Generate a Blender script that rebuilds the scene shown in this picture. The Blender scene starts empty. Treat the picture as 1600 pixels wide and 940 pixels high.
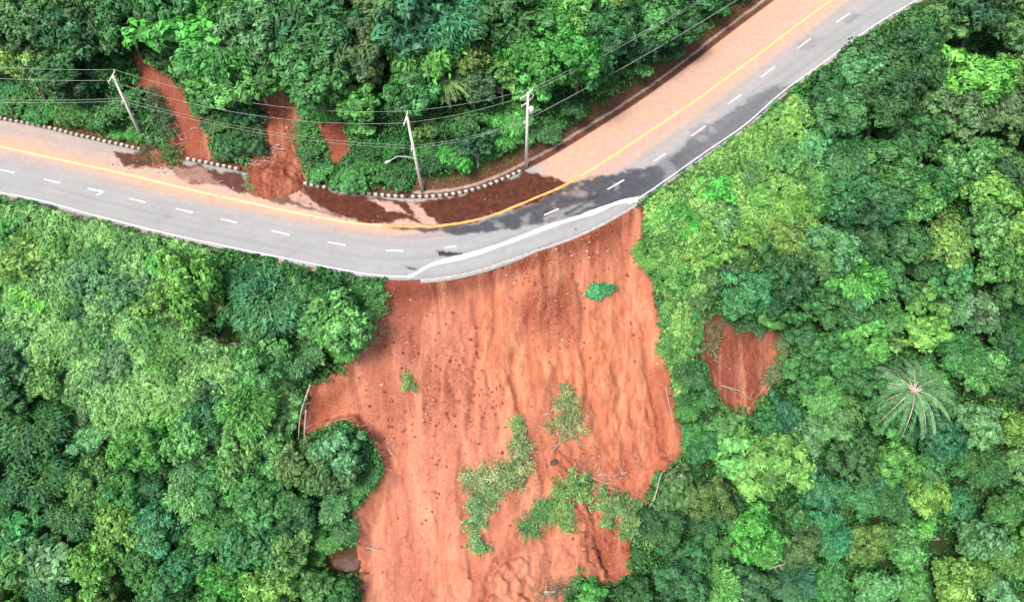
import bpy, math
import numpy as np
C = bpy.context.scene
COL = C.collection
R = math.radians
rng = np.random.default_rng(7)

# ------------------------------------------------------------------ camera, sky, sun, exposure
F, PITCH, H = 1300.0, R(54), 76.0
cam_d = bpy.data.cameras.new('camera'); cam = bpy.data.objects.new('camera', cam_d); COL.objects.link(cam)
cam.location = (0, 0, H); cam.rotation_euler = (R(90) - PITCH, 0, 0)
cam_d.sensor_width = 36; cam_d.lens = 36 * F / 1600; cam_d.clip_end = 3000; cam_d.clip_start = 0.5
C.camera = cam
SUN_DIR = np.array([-0.30, -0.40, 0.86]); SUN_DIR /= np.linalg.norm(SUN_DIR)
w = bpy.data.worlds.new('World'); C.world = w; w.use_nodes = True
nt = w.node_tree; bg = nt.nodes['Background']
sky = nt.nodes.new('ShaderNodeTexSky'); sky.sky_type = 'NISHITA'; sky.sun_disc = False
sky.sun_elevation = math.asin(SUN_DIR[2]); sky.sun_rotation = math.atan2(SUN_DIR[0], SUN_DIR[1])
sky.air_density = 1.0; sky.dust_density = 4.0; sky.ozone_density = 1.0
nt.links.new(sky.outputs[0], bg.inputs[0]); bg.inputs[1].default_value = 0.15
sd_ = bpy.data.lights.new('sun', 'SUN'); sun = bpy.data.objects.new('sun', sd_); COL.objects.link(sun)
sd_.energy = 2.8; sd_.angle = R(16); sd_.color = (1.0, 0.955, 0.88)
from mathutils import Vector
sun.rotation_euler = Vector(-SUN_DIR).to_track_quat('-Z', 'Y').to_euler()
sun.location = (-60, 20, 120)
C.view_settings.view_transform = 'Standard'; C.view_settings.look = 'None'; C.view_settings.gamma = 1
C.view_settings.exposure = 0.70
C.cycles.max_bounces = 5; C.cycles.transparent_max_bounces = 4
C.cycles.diffuse_bounces = 3; C.cycles.use_denoising = True

# ------------------------------------------------------------------ measuring helpers
cp, sp = math.cos(PITCH), math.sin(PITCH)
def rays(px):
    px = np.atleast_2d(np.asarray(px, float))
    x = (px[:, 0] - 800) / F; y = -(px[:, 1] - 470) / F
    return np.stack([x, cp + y * sp, -sp + y * cp], 1)
def ground(px, z=0.0):                      # photo point -> point at height z
    d = rays(px); t = (z - H) / d[:, 2]
    return d * t[:, None] + np.array([0, 0, H])
def to_px(P):
    P = np.asarray(P, float); x = P[..., 0]; y = P[..., 1]; z = P[..., 2] - H
    dep = y * cp - z * sp; up = y * sp + z * cp
    dep = np.where(dep < 1, 1, dep)
    return np.stack([800 + F * x / dep, 470 - F * up / dep], -1), dep
def _hash(ix, iy, seed):
    n = (ix.astype(np.int64) * 374761393 + iy.astype(np.int64) * 668265263 + seed * 1442695041) & 0xFFFFFFFF
    n = ((n ^ (n >> 13)) * 1274126177) & 0xFFFFFFFF
    return ((n ^ (n >> 16)) & 0xFFFFFF) / float(0xFFFFFF)
def vnoise(x, y, seed=0):
    ix = np.floor(x); iy = np.floor(y); fx = x - ix; fy = y - iy
    fx = fx * fx * (3 - 2 * fx); fy = fy * fy * (3 - 2 * fy)
    a = _hash(ix, iy, seed); b = _hash(ix + 1, iy, seed); c = _hash(ix, iy + 1, seed); d = _hash(ix + 1, iy + 1, seed)
    return (a * (1 - fx) + b * fx) * (1 - fy) + (c * (1 - fx) + d * fx) * fy
def fbm(x, y, o=4, seed=0):
    s = 0; a = .5; t = 0
    for k in range(o):
        s = s + a * vnoise(x * 2 ** k + 17.3 * k, y * 2 ** k - 9.1 * k, seed + k); t += a; a *= .5
    return s / t * 2 - 1
def sstep(a, b, x):
    t = np.clip((x - a) / (b - a), 0, 1); return t * t * (3 - 2 * t)
def seg_dist(P, A, closed=False):
    A = np.asarray(A, float); out = np.full(len(P), 1e9)
    pairs = list(zip(A[:-1], A[1:])) + ([(A[-1], A[0])] if closed else [])
    for a, b in pairs:
        ab = b - a; u = np.clip(((P - a) @ ab) / (ab @ ab + 1e-9), 0, 1)
        out = np.minimum(out, np.hypot(*(P - a - u[:, None] * ab).T))
    return out
def inside(P, A):
    A = np.asarray(A, float); c = np.zeros(len(P), bool)
    for a, b in zip(A, np.roll(A, -1, 0)):
        if a[1] == b[1]: continue
        m = ((a[1] > P[:, 1]) != (b[1] > P[:, 1])) & (P[:, 0] < (b[0] - a[0]) * (P[:, 1] - a[1]) / (b[1] - a[1]) + a[0])
        c ^= m
    return c
def sdf(P, A):                               # positive inside
    d = seg_dist(P, A, True); return np.where(inside(P, A), d, -d)
def catmull(P, step):
    P = np.asarray(P, float); out = []
    Q = np.vstack([2 * P[0] - P[1], P, 2 * P[-1] - P[-2]])
    for i in range(1, len(Q) - 2):
        n = max(1, int(np.linalg.norm(Q[i + 1] - Q[i]) / step)); t = np.linspace(0, 1, n, endpoint=False)[:, None]
        out.append(.5 * (2 * Q[i] + (Q[i + 1] - Q[i - 1]) * t + (2 * Q[i - 1] - 5 * Q[i] + 4 * Q[i + 1] - Q[i + 2]) * t * t
                         + (3 * Q[i] - Q[i - 1] - 3 * Q[i + 1] + Q[i + 2]) * t ** 3))
    out.append(P[-1:]); return np.vstack(out)

# ------------------------------------------------------------------ object helpers
def tag(o, label=None, cat=None, group=None, kind=None):
    if label: o['label'] = label
    if cat: o['category'] = cat
    if group: o['group'] = group
    if kind: o['kind'] = kind
    return o
def mesh_np(name, V, Fc, mats, attrs=None, fattrs=None, smooth=False, midx=None):
    """Fc: (n,k) array of equal-size faces"""
    me = bpy.data.meshes.new(name); V = np.asarray(V, np.float32); Fc = np.asarray(Fc, np.int32)
    n, k = Fc.shape
    me.vertices.add(len(V)); me.vertices.foreach_set('co', V.ravel())
    me.loops.add(n * k); me.loops.foreach_set('vertex_index', Fc.ravel())
    me.polygons.add(n); me.polygons.foreach_set('loop_start', np.arange(0, n * k, k, dtype=np.int32))
    if smooth: me.polygons.foreach_set('use_smooth', np.ones(n, bool))
    for m in (mats if isinstance(mats, (list, tuple)) else [mats]): me.materials.append(m)
    if midx is not None: me.polygons.foreach_set('material_index', np.asarray(midx, np.int32))
    me.update(calc_edges=True)
    for dom, dd in (('POINT', attrs), ('FACE', fattrs)):
        for nm, a in (dd or {}).items():
            at = me.attributes.new(nm, 'FLOAT', dom); at.data.foreach_set('value', np.asarray(a, np.float32))
    return me
def link(name, me, parent=None, loc=None):
    o = bpy.data.objects.new(name, me); COL.objects.link(o)
    if parent: o.parent = parent
    if loc is not None: o.location = loc
    return o
class MB:                                    # collects polygons of any size
    def __init__(s): s.v = []; s.f = []
    def tube(s, pts, rad, n=6, cap=True):
        pts = [Vector(p) for p in pts]; base = len(s.v); K = len(pts)
        ref = None
        for i, p in enumerate(pts):
            t = (pts[min(i + 1, K - 1)] - pts[max(i - 1, 0)]).normalized()
            if ref is None: ref = Vector((1, 0, 0)) if abs(t.x) < .8 else Vector((0, 1, 0))
            u = (ref - t * ref.dot(t)).normalized(); v = t.cross(u); ref = u
            r = rad[i] if hasattr(rad, '__len__') else rad
            for k in range(n):
                a = 2 * math.pi * k / n; s.v.append(tuple(p + (u * math.cos(a) + v * math.sin(a)) * r))
        for i in range(K - 1):
            for k in range(n):
                a = base + i * n + k; b = base + i * n + (k + 1) % n; s.f.append((a, b, b + n, a + n))
        if cap:
            s.f.append(tuple(base + k for k in range(n))[::-1]); s.f.append(tuple(base + (K - 1) * n + k for k in range(n)))
        return s
    def box(s, c, size, rz=0):
        b = len(s.v); cx, cy, cz = c; x, y, z = [q / 2 for q in size]; co, si = math.cos(rz), math.sin(rz)
        for dz in (-z, z):
            for dx, dy in ((-x, -y), (x, -y), (x, y), (-x, y)):
                s.v.append((cx + dx * co - dy * si, cy + dx * si + dy * co, cz + dz))
        for f in ((3, 2, 1, 0), (4, 5, 6, 7), (0, 1, 5, 4), (1, 2, 6, 5), (2, 3, 7, 6), (3, 0, 4, 7)): s.f.append(tuple(b + i for i in f))
        return s
    def mesh(s, name, mat, smooth=False):
        me = bpy.data.meshes.new(name); me.from_pydata(s.v, [], s.f)
        for m in (mat if isinstance(mat, (list, tuple)) else [mat]): me.materials.append(m)
        if smooth: me.polygons.foreach_set('use_smooth', np.ones(len(me.polygons), bool))
        me.update(); return me
    def build(s, name, mat, parent=None, smooth=False): return link(name, s.mesh(name, mat, smooth), parent)

# ------------------------------------------------------------------ materials
def new_mat(name, rough=.8, spec=.3):
    m = bpy.data.materials.new(name); m.use_nodes = True; t = m.node_tree
    b = t.nodes['Principled BSDF']; b.inputs['Roughness'].default_value = rough
    b.inputs['Specular IOR Level'].default_value = spec
    return m, t, b
def node(t, typ, **kw):
    n = t.nodes.new(typ)
    for k, v in kw.items(): setattr(n, k, v)
    return n
def noise(t, scale, detail=5, rough=.6, vec=None, dist=0.0):
    n = node(t, 'ShaderNodeTexNoise'); n.inputs['Scale'].default_value = scale; n.inputs['Detail'].default_value = detail
    n.inputs['Roughness'].default_value = rough; n.inputs['Distortion'].default_value = dist
    if vec is not None: t.links.new(vec, n.inputs['Vector'])
    return n.outputs['Fac']
def ramp(t, fac, stops):
    r = node(t, 'ShaderNodeValToRGB'); e = r.color_ramp.elements
    while len(e) < len(stops): e.new(.5)
    for q, (p, c) in zip(e, stops): q.position = p; q.color = (*c, 1) if len(c) == 3 else c
    t.links.new(fac, r.inputs[0]); return r.outputs[0]
def mixc(t, fac, a, b, mode='MIX'):
    m = node(t, 'ShaderNodeMix', data_type='RGBA', blend_type=mode)
    for idx, val in ((0, fac), (6, a), (7, b)):
        if isinstance(val, (int, float)): m.inputs[idx].default_value = val
        elif isinstance(val, tuple): m.inputs[idx].default_value = (*val, 1) if len(val) == 3 else val
        else: t.links.new(val, m.inputs[idx])
    return m.outputs[2]
def math_(t, op, a, b=0.0, clamp=False):
    m = node(t, 'ShaderNodeMath', operation=op); m.use_clamp = clamp
    for i, v in enumerate((a, b)):
        if isinstance(v, (int, float)): m.inputs[i].default_value = v
        else: t.links.new(v, m.inputs[i])
    return m.outputs[0]
def attr(t, name): return node(t, 'ShaderNodeAttribute', attribute_name=name).outputs['Fac']
def pos(t, scale=(1, 1, 1)):
    g = node(t, 'ShaderNodeTexCoord').outputs['Object']; mp = node(t, 'ShaderNodeMapping'); mp.inputs['Scale'].default_value = scale
    t.links.new(g, mp.inputs[0]); return mp.outputs[0]
def bump(t, b, hgt, strength=.5, dist=.1):
    n = node(t, 'ShaderNodeBump'); n.inputs['Strength'].default_value = strength; n.inputs['Distance'].default_value = dist
    t.links.new(hgt, n.inputs['Height']); t.links.new(n.outputs[0], b.inputs['Normal'])

def leaf_mat(name='leaves', trans=.28):
    m, t, b = new_mat(name, .5, .3)
    oi = node(t, 'ShaderNodeObjectInfo'); c0 = oi.outputs['Color']
    tint = attr(t, 'tint')
    # each leaf its own age: young leaves paler and yellower, old ones deeper
    young = mixc(t, 1.0, c0, (3.0, 2.3, 2.7), 'MULTIPLY'); old = mixc(t, 1.0, c0, (.28, .42, .46), 'MULTIPLY')
    c = mixc(t, tint, old, young)
    c = mixc(t, math_(t, 'MULTIPLY', noise(t, .9, 2, .5, pos(t)), .16), c, (.13, .15, .045))
    t.links.new(c, b.inputs['Base Color'])
    gp = node(t, 'ShaderNodeNewGeometry').outputs['Position']     # patches of younger growth running across neighbouring crowns
    c = mixc(t, math_(t, 'MULTIPLY', ramp(t, noise(t, .16, 4, .65, gp), [(.42, (0, 0, 0)), (.66, (1, 1, 1))]), .42), c, (.135, .34, .075))
    c = mixc(t, math_(t, 'MULTIPLY', ramp(t, noise(t, .33, 3, .6, gp), [(.56, (0, 0, 0)), (.72, (1, 1, 1))]), .4), c, (.035, .105, .04))
    t.links.new(c, b.inputs['Base Color'])
    tr = node(t, 'ShaderNodeBsdfTranslucent'); t.links.new(mixc(t, 1.0, c, (1.2, 1.25, .6), 'MULTIPLY'), tr.inputs[0])
    mx = node(t, 'ShaderNodeMixShader'); mx.inputs[0].default_value = trans
    t.links.new(b.outputs[0], mx.inputs[1]); t.links.new(tr.outputs[0], mx.inputs[2])
    t.links.new(mx.outputs[0], t.nodes['Material Output'].inputs[0]); return m
M = {}
M['leaf'] = leaf_mat()
def bark_mat(name, a, b_):
    m, t, b = new_mat(name, .85, .2)
    n = noise(t, 3, 6, .7, pos(t, (1, 1, .3))); t.links.new(ramp(t, n, [(.3, a), (.7, b_)]), b.inputs['Base Color']); bump(t, b, n, .4, .03); return m
M['bark'] = bark_mat('bark', (.07, .055, .04), (.2, .17, .13))
M['pale_bark'] = bark_mat('pale_bark', (.28, .24, .19), (.55, .5, .42))
M['dead'] = bark_mat('dead_wood', (.22, .17, .13), (.5, .44, .38))

def hill_mat():
    m, t, b = new_mat('forest_floor', .95, .1)
    n1 = noise(t, .5, 6, .65, pos(t)); n2 = noise(t, 3.5, 5, .7, pos(t))
    c = ramp(t, n1, [(.3, (.018, .035, .012)), (.5, (.035, .05, .018)), (.72, (.06, .045, .025))])
    c = mixc(t, .5, c, ramp(t, n2, [(.3, (.012, .03, .01)), (.7, (.05, .085, .03))]))
    earth = ramp(t, n2, [(.25, (.055, .022, .014)), (.5, (.12, .05, .03)), (.75, (.21, .10, .065))])
    c = mixc(t, attr(t, 'earth'), c, earth)
    t.links.new(c, b.inputs['Base Color']); bump(t, b, n2, .8, .15); return m
M['hill'] = hill_mat()
def soil_mat():
    m, t, b = new_mat('red_soil', .9, .18)
    p = pos(t); pf = pos(t, (1, .16, .16)); pf2 = pos(t, (1, .3, .3))
    n1 = noise(t, .55, 5, .6, pf, .4); n2 = noise(t, 3.2, 6, .72, p); n3 = noise(t, 1.5, 6, .65, pf2, .5)
    deep = ramp(t, n2, [(.25, (.20, .046, .025)), (.5, (.34, .095, .052)), (.78, (.47, .19, .12))])
    orange = ramp(t, n3, [(.25, (.46, .14, .062)), (.5, (.62, .23, .11)), (.78, (.74, .37, .22))])
    pink = ramp(t, n2, [(.25, (.36, .12, .075)), (.5, (.52, .21, .14)), (.78, (.68, .38, .28))])
    zone = math_(t, 'ADD', attr(t, 'orange'), math_(t, 'MULTIPLY', math_(t, 'SUBTRACT', n1, .5), 1.6), True)
    c = mixc(t, zone, pink, orange)
    c = mixc(t, attr(t, 'deep'), c, deep); c = mixc(t, 1.0, c, (.78, .72, .71), 'MULTIPLY'); c = mixc(t, attr(t, 'darken'), c, mixc(t, 1.0, c, (.50, .40, .40), 'MULTIPLY'))
    n4 = noise(t, 9, 4, .7, p)
    c = mixc(t, math_(t, 'MULTIPLY', ramp(t, n4, [(.56, (0, 0, 0)), (.68, (1, 1, 1))]), .55), c, (.62, .36, .26))
    c = mixc(t, math_(t, 'MULTIPLY', ramp(t, n4, [(.32, (1, 1, 1)), (.44, (0, 0, 0))]), .55), c, (.17, .045, .025))
    c = mixc(t, math_(t, 'MULTIPLY', ramp(t, n3, [(.33, (1, 1, 1)), (.43, (0, 0, 0))]), .35), c, (.2, .05, .025))
    n5 = noise(t, .38, 6, .6, pos(t, (1, .16, .16)), 1.2)
    c = mixc(t, math_(t, 'MULTIPLY', ramp(t, n5, [(.50, (0, 0, 0)), (.70, (1, 1, 1))]), .4), c, (.27, .075, .042))
    c = mixc(t, math_(t, 'MULTIPLY', ramp(t, n5, [(.32, (1, 1, 1)), (.50, (0, 0, 0))]), .34), c, (.72, .35, .20))
    t.links.new(c, b.inputs['Base Color'])
    bump(t, b, math_(t, 'ADD', n2, math_(t, 'MULTIPLY', n4, .5)), .7, .16); return m
M['soil'] = soil_mat()
def road_mat():
    m, t, b = new_mat('asphalt', .8, .3)
    p = pos(t); n1 = noise(t, .22, 4, .6, p); n2 = noise(t, 14, 4, .8, p); n3 = noise(t, 1.2, 5, .7, p)
    c = ramp(t, n1, [(.3, (.232, .229, .226)), (.7, (.298, .295, .290))])
    c = mixc(t, .35, c, ramp(t, n3, [(.3, (.19, .188, .186)), (.7, (.37, .366, .36))]))
    c = mixc(t, .25, c, ramp(t, n2, [(.3, (.12, .12, .13)), (.7, (.5, .5, .5))]))
    c = mixc(t, attr(t, 'track'), c, (.19, .19, .195))
    du = math_(t, 'MULTIPLY', attr(t, 'dust'), .88)
    c = mixc(t, math_(t, 'MULTIPLY', du, math_(t, 'ADD', math_(t, 'MULTIPLY', n3, .4), .72), True), c, ramp(t, n3, [(.3, (.50, .262, .165)), (.7, (.60, .345, .225))]))
    wet = attr(t, 'wet'); wetc = ramp(t, n3, [(.25, (.028, .03, .036)), (.55, (.05, .053, .062)), (.8, (.1, .1, .11))])
    c = mixc(t, wet, c, wetc)
    mud = attr(t, 'mud'); mudc = ramp(t, n3, [(.25, (.035, .012, .008)), (.5, (.085, .028, .018)), (.8, (.15, .058, .038))])
    c = mixc(t, mud, c, mudc)
    pale = attr(t, 'pale'); c = mixc(t, pale, c, ramp(t, n3, [(.3, (.40, .22, .17)), (.7, (.60, .40, .33))]))
    c = mixc(t, attr(t, 'crack'), c, (.03, .03, .033))
    t.links.new(c, b.inputs['Base Color'])
    wm = math_(t, 'MAXIMUM', wet, mud)
    t.links.new(math_(t, 'SUBTRACT', .85, math_(t, 'MULTIPLY', wm, .52)), b.inputs['Roughness'])
    bump(t, b, n2, .25, .02); return m
M['road'] = road_mat()
def flat_mat(name, a, b_, scale=4, rough=.8, spec=.3, bs=.2, stops=(.3, .7)):
    m, t, b = new_mat(name, rough, spec); n = noise(t, scale, 6, .7, pos(t))
    t.links.new(ramp(t, n, [(stops[0], a), (stops[1], b_)]), b.inputs['Base Color']); bump(t, b, n, bs, .03); return m
M['concrete'] = flat_mat('concrete', (.24, .23, .21), (.46, .45, .42), 2.5)
M['dirty_concrete'] = flat_mat('dirty_concrete', (.17, .10, .07), (.40, .33, .27), 1.5)
M['dark_kerb'] = flat_mat('dark_kerb', (.03, .024, .02), (.09, .07, .055), 3)
M['white_kerb'] = flat_mat('white_kerb', (.28, .24, .2), (.58, .55, .5), 1.6)
M['white_paint'] = flat_mat('white_paint', (.5, .5, .5), (.78, .78, .77), 3.5, bs=.05)
M['yellow_paint'] = flat_mat('yellow_paint', (.50, .25, .05), (.68, .38, .13), 1.3, bs=.05)
M['dusty_yellow'] = flat_mat('dusty_yellow', (.70, .42, .13), (.80, .54, .22), 1.3, bs=.05)
M['peach_line'] = flat_mat('peach_line', (.66, .36, .19), (.80, .50, .29), 1.0, bs=.05)
M['sheet'] = flat_mat('plastic_sheet', (.42, .42, .43), (.80, .80, .80), 1.6, .4, .5, .3, (.3, .5))
M['pole'] = flat_mat('pole_concrete', (.5, .48, .43), (.68, .66, .6), 3)
M['wire'] = flat_mat('wire', (.28, .31, .28), (.42, .45, .41), 1, .5, .5)
M['steel'] = flat_mat('galvanised_steel', (.35, .37, .38), (.55, .56, .57), 3, .45, .5)
M['ceramic'] = flat_mat('ceramic', (.55, .5, .45), (.75, .72, .68), 3, .3, .5)
M['rock'] = flat_mat('grey_rock', (.22, .18, .15), (.5, .43, .36), 1.2, bs=.6)
M['brown_rock'] = flat_mat('brown_rock', (.05, .028, .02), (.17, .10, .075), 1.5, bs=.8)
M['dark_rock'] = flat_mat('dark_rock', (.03, .02, .018), (.11, .075, .065), 1.5, bs=.6)
def clod_mat():
    m, t, b = new_mat('clods', .92, .15); v = attr(t, 'tint')
    c = ramp(t, v, [(0, (.20, .055, .03)), (.45, (.33, .10, .06)), (.8, (.46, .18, .11)), (.93, (.58, .33, .23)), (1, (.62, .48, .38))])
    t.links.new(c, b.inputs['Base Color']); return m
M['clod'] = clod_mat()

# ------------------------------------------------------------------ the road, traced on the ground plane
XS = [((0, 305), (0, 187)), ((136, 338), (120, 213)), ((272, 372), (240, 240)), ((400, 399), (380, 268)), ((480, 415), (460, 286)),
      ((545, 428), (530, 299)), ((600, 436), (590, 307)), ((653, 436), (640, 310)), ((737, 424), (700, 307)), ((831, 392), (760, 293)),
      ((909, 364), (820, 266)), ((997, 316), (880, 233)), ((1112, 236), (985, 167)), ((1169, 197), (1037, 131)), ((1225, 147), (1080, 99)),
      ((1292, 99), (1140, 52)), ((1356, 51), (1210, 0)), ((1440, 0), (1275, -48))]
OUT = ground([a for a, _ in XS])[:, :2]; INN = ground([b for _, b in XS])[:, :2]
def extend(P):
    a = P[0] - P[1]; a /= np.linalg.norm(a); b = P[-1] - P[-2]; b /= np.linalg.norm(b)
    return a, b
ea = extend(OUT)[0]; eb = (extend(OUT)[1] + extend(INN)[1]); eb /= np.linalg.norm(eb)
rot = lambda v, d: np.array([v[0] * math.cos(R(d)) - v[1] * math.sin(R(d)), v[0] * math.sin(R(d)) + v[1] * math.cos(R(d))])
def ext(P):
    L = [P[0] + 0 * ea]; q = P[0]; 
    for k in range(4): q = q + rot(ea, 6 * (k + 1)) * 35; L.insert(0, q)
    Rr = []; q = P[-1]
    for k in range(4): q = q + rot(eb, -5 * (k + 1)) * 35; Rr.append(q)
    return np.vstack([L, P[1:], Rr])
OUTX, INNX = ext(OUT), ext(INN)
NS = 1500
def even(P, n):
    S = catmull(P, .5); s = np.r_[0, np.cumsum(np.linalg.norm(np.diff(S, axis=0), axis=1))]
    return S, s
def paired(A, B, step=.22):                  # resample both edges at matching stations
    a = []; b = []
    QA = np.vstack([2 * A[0] - A[1], A, 2 * A[-1] - A[-2]]); QB = np.vstack([2 * B[0] - B[1], B, 2 * B[-1] - B[-2]])
    for i in range(1, len(QA) - 2):
        n = max(2, int(np.linalg.norm(QA[i + 1] - QA[i]) / step)); t = np.linspace(0, 1, n, endpoint=False)[:, None]
        for Q, o in ((QA, a), (QB, b)):
            o.append(.5 * (2 * Q[i] + (Q[i + 1] - Q[i - 1]) * t + (2 * Q[i - 1] - 5 * Q[i] + 4 * Q[i + 1] - Q[i + 2]) * t * t
                           + (3 * Q[i] - Q[i - 1] - 3 * Q[i + 1] + Q[i + 2]) * t ** 3))
    return np.vstack(a), np.vstack(b)
RO, RI = paired(OUTX, INNX)
def smooth_line(L, k=21):
    P = np.pad(L, ((k, k), (0, 0)), mode='edge'); w_ = np.hanning(2 * k + 1); w_ /= w_.sum()
    return np.stack([np.convolve(P[:, i], w_, 'valid') for i in (0, 1)], 1)
RO = smooth_line(RO); RI = smooth_line(RI)
ROs, RIs = RO[::8], RI[::8]
ROAD_POLY = np.vstack([ROs, RIs[::-1]])

# ------------------------------------------------------------------ traced outlines (photo pixels)
SLIDE = [(590, 440), (640, 428), (700, 418), (800, 388), (900, 355), (960, 335), (1005, 325), (1000, 400), (1020, 440), (1028, 500), (1040, 570),
         (1055, 640), (1070, 705), (1030, 738), (1008, 775), (985, 812), (978, 850), (985, 900), (945, 912), (905, 885), (880, 925), (865, 1100), (590, 1100),
         (565, 900), (552, 800), (580, 770), (600, 740), (585, 690), (545, 655), (500, 670), (470, 685), (472, 640), (488, 600), (535, 585),
         (545, 555), (578, 530), (585, 480)]
SCAR_R = [(1100, 495), (1130, 490), (1155, 510), (1222, 515), (1222, 560), (1198, 612), (1172, 636), (1138, 636), (1112, 600), (1100, 560)]
CHUTE = [(416, 150), (448, 146), (462, 172), (470, 205), (466, 235), (478, 262), (474, 300), (385, 306), (375, 275), (405, 240), (412, 212), (404, 180)]
CHUTE_L = [(202, 84), (222, 82), (246, 112), (282, 140), (305, 178), (322, 205), (330, 240), (300, 252), (262, 256), (268, 222), (250, 190), (240, 160), (214, 125)]
PATCH = [(498, 192), (518, 186), (540, 194), (547, 212), (545, 236), (528, 256), (512, 244), (514, 226), (500, 214)]
HOLLOW = [(505, 858), (545, 848), (580, 862), (575, 895), (540, 900), (508, 890)]
GAP_L = [(300, 520), (340, 505), (385, 525), (385, 560), (350, 570), (310, 550)]
SOILS = [SLIDE, SCAR_R, CHUTE, CHUTE_L, PATCH]

# ------------------------------------------------------------------ terrain
def axis(lo, f0, f1, hi, fine, mid):
    a = [f0]
    s = mid
    while a[-1] > lo:
        a.append(a[-1] - s)
        if abs(a[-1] - f0) > 60: s = min(s * 1.15, 12)
    b = [f1]; s = mid
    while b[-1] < hi:
        b.append(b[-1] + s)
        if abs(b[-1] - f1) > 70: s = min(s * 1.15, 12)
    return np.array(a[::-1] + list(np.arange(f0 + fine, f1 - fine / 2, fine)) + b)
GX = axis(-700, -34, 32, 700, .17, .5); GY = axis(-400, 16, 66, 900, .17, .5)
def base_h(X, Y):
    P = np.stack([X, Y], 1)
    do = seg_dist(P, ROs); di = seg_dist(P, RIs); ins = inside(P, ROAD_POLY)
    low = (~ins) & (do < di)
    up = (~ins) & ~low
    big = fbm(X * .02, Y * .02, 4, 3); med = fbm(X * .09, Y * .09, 4, 9)
    d = do; prof = -.12 - .10 * np.minimum(d, .9) - .74 * np.clip(d - .9, 0, 70) - .40 * np.clip(d - 70, 0, 90)
    hl = prof + (big * 6 * sstep(5, 60, d)) + med * 1.1 * sstep(1.5, 8, d)
    e = di; pu = -.18 * sstep(0, .5, e) + .95 * np.clip(e - 1.2, 0, 4) + .66 * np.clip(e - 5.2, 0, 70) + .25 * np.clip(e - 75, 0, 150)
    hu = pu + big * 5 * sstep(10, 60, e) + med * 1.2 * sstep(1.5, 8, e)
    return np.where(ins, -.10, np.where(low, hl, hu)), do, di, ins, low
XX, YY = np.meshgrid(GX, GY); X1, Y1 = XX.ravel(), YY.ravel()
h0, do, di, ins, low = base_h(X1, Y1)
pxg, depg = to_px(np.stack([X1, Y1, h0], 1))
vis = (Y1 > -5) & (depg > 5)
pxg[~vis] = (-9999, -9999)
wob = np.stack([fbm(X1 * .5, Y1 * .5, 3, 21), fbm(X1 * .5, Y1 * .5, 3, 27)], 1) * 7
near = (np.abs(pxg[:, 0] - 800) < 1200) & (np.abs(pxg[:, 1] - 500) < 900)
def sdn(poly, warp=1):
    o = np.full(len(X1), -999.); o[near] = sdf(pxg[near] + wob[near] * warp, poly); return o
sS = sdn(SLIDE); sR = sdn(SCAR_R, 1.6); sC = sdn(CHUTE, 1.6); sL = sdn(CHUTE_L, 1.8); sP = sdn(PATCH, 1.8); sH = sdn(HOLLOW); sG = sdn(GAP_L)
hz = h0.copy()
# main slide: sunken bowl, rills running down the slope, clods and slumped mounds
cx0, cy0 = ground([(770, 250)])[0][:2]
ang = np.arctan2(X1 - cx0, -(Y1 - (cy0 + 25))); rr = np.hypot(X1 - cx0, Y1 - cy0 - 25)
U = ang * 60; V = rr
inm = sstep(-3, 26, sS) * (do > .02)
head = sstep(.0, 1.2, do)
rill = 1 - np.abs(fbm(U * .17 + fbm(U * .1, V * .10, 2, 5) * .5, V * .03, 5, 31)) * 2.4
rill2 = 1 - np.abs(fbm(U * .9 + fbm(U * .5, V * .3, 3, 15) * 1.2, V * .10, 4, 41)) * 2
clod = fbm(X1 * 1.3, Y1 * 1.3, 4, 51); fine = fbm(X1 * 3.2, Y1 * 3.2, 3, 61)
roughz = sstep(.15, .5, fbm(X1 * .13 + 4, Y1 * .13, 3, 71) + .25)
where = sstep(-.25, .35, fbm(X1 * .10 + 9, Y1 * .05, 3, 83) + .25 * sstep(-2, 8, X1))
dz = -1.5 * inm * head - .62 * where * np.clip(rill, -1, 1) * .2 * inm * sstep(.5, 4, do) - .09 * np.clip(rill2, -1, 1) * inm * sstep(.5, 3, do) \
     + inm * (clod * (.10 + .22 * roughz) + fine * (.03 + .07 * roughz))
GUL = [([(742, 455), (752, 540), (730, 640), (722, 760), (738, 900), (730, 1000)], 7, .5), ([(905, 440), (912, 520), (922, 610), (950, 700)], 6, .6), ([(835, 470), (800, 560), (815, 640), (845, 740)], 8, .55),
       ([(1008, 500), (1020, 590), (1045, 690)], 6, .5), ([(640, 500), (668, 600), (660, 700), (690, 820), (680, 980)], 8, .4), ([(905, 770), (850, 830), (780, 880), (740, 960)], 9, .6), ([(960, 560), (975, 640), (985, 730)], 6, .45),
       ([(600, 560), (610, 650), (640, 760), (650, 900)], 7, .35), ([(770, 420), (775, 500), (760, 600)], 6, .4), ([(870, 560), (862, 640), (880, 700)], 6, .4), ([(925, 780), (935, 850), (950, 905)], 7, .8)]
gul = np.zeros(len(X1)); mg = sS > -10
wob2 = np.stack([fbm(X1 * .5, Y1 * .35, 3, 121), fbm(X1 * .5, Y1 * .5, 3, 127)], 1) * 9
for gp_, gw, gd in GUL:
    dd_ = seg_dist(pxg[mg] + wob2[mg], np.array(gp_, float)); gul[mg] = np.maximum(gul[mg], gd * np.exp(-(dd_ / gw) ** 2) - .12 * np.exp(-((dd_ - 2.2 * gw) / gw) ** 2))
dz = dz - gul * inm * .85 + inm * sstep(.0, .35, fbm(X1 * .09 + 50, Y1 * .07, 3, 171)) * (np.abs(fine) * .16 + np.abs(clod) * .12) + inm * .9 * fbm(X1 * .12, Y1 * .07, 2, 173)
def bumpat(px, r, hgt):
    g = ground([px], -8)[0]; return hgt * np.exp(-((X1 - g[0]) ** 2 + (Y1 - g[1]) ** 2) / (r * r))
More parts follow.
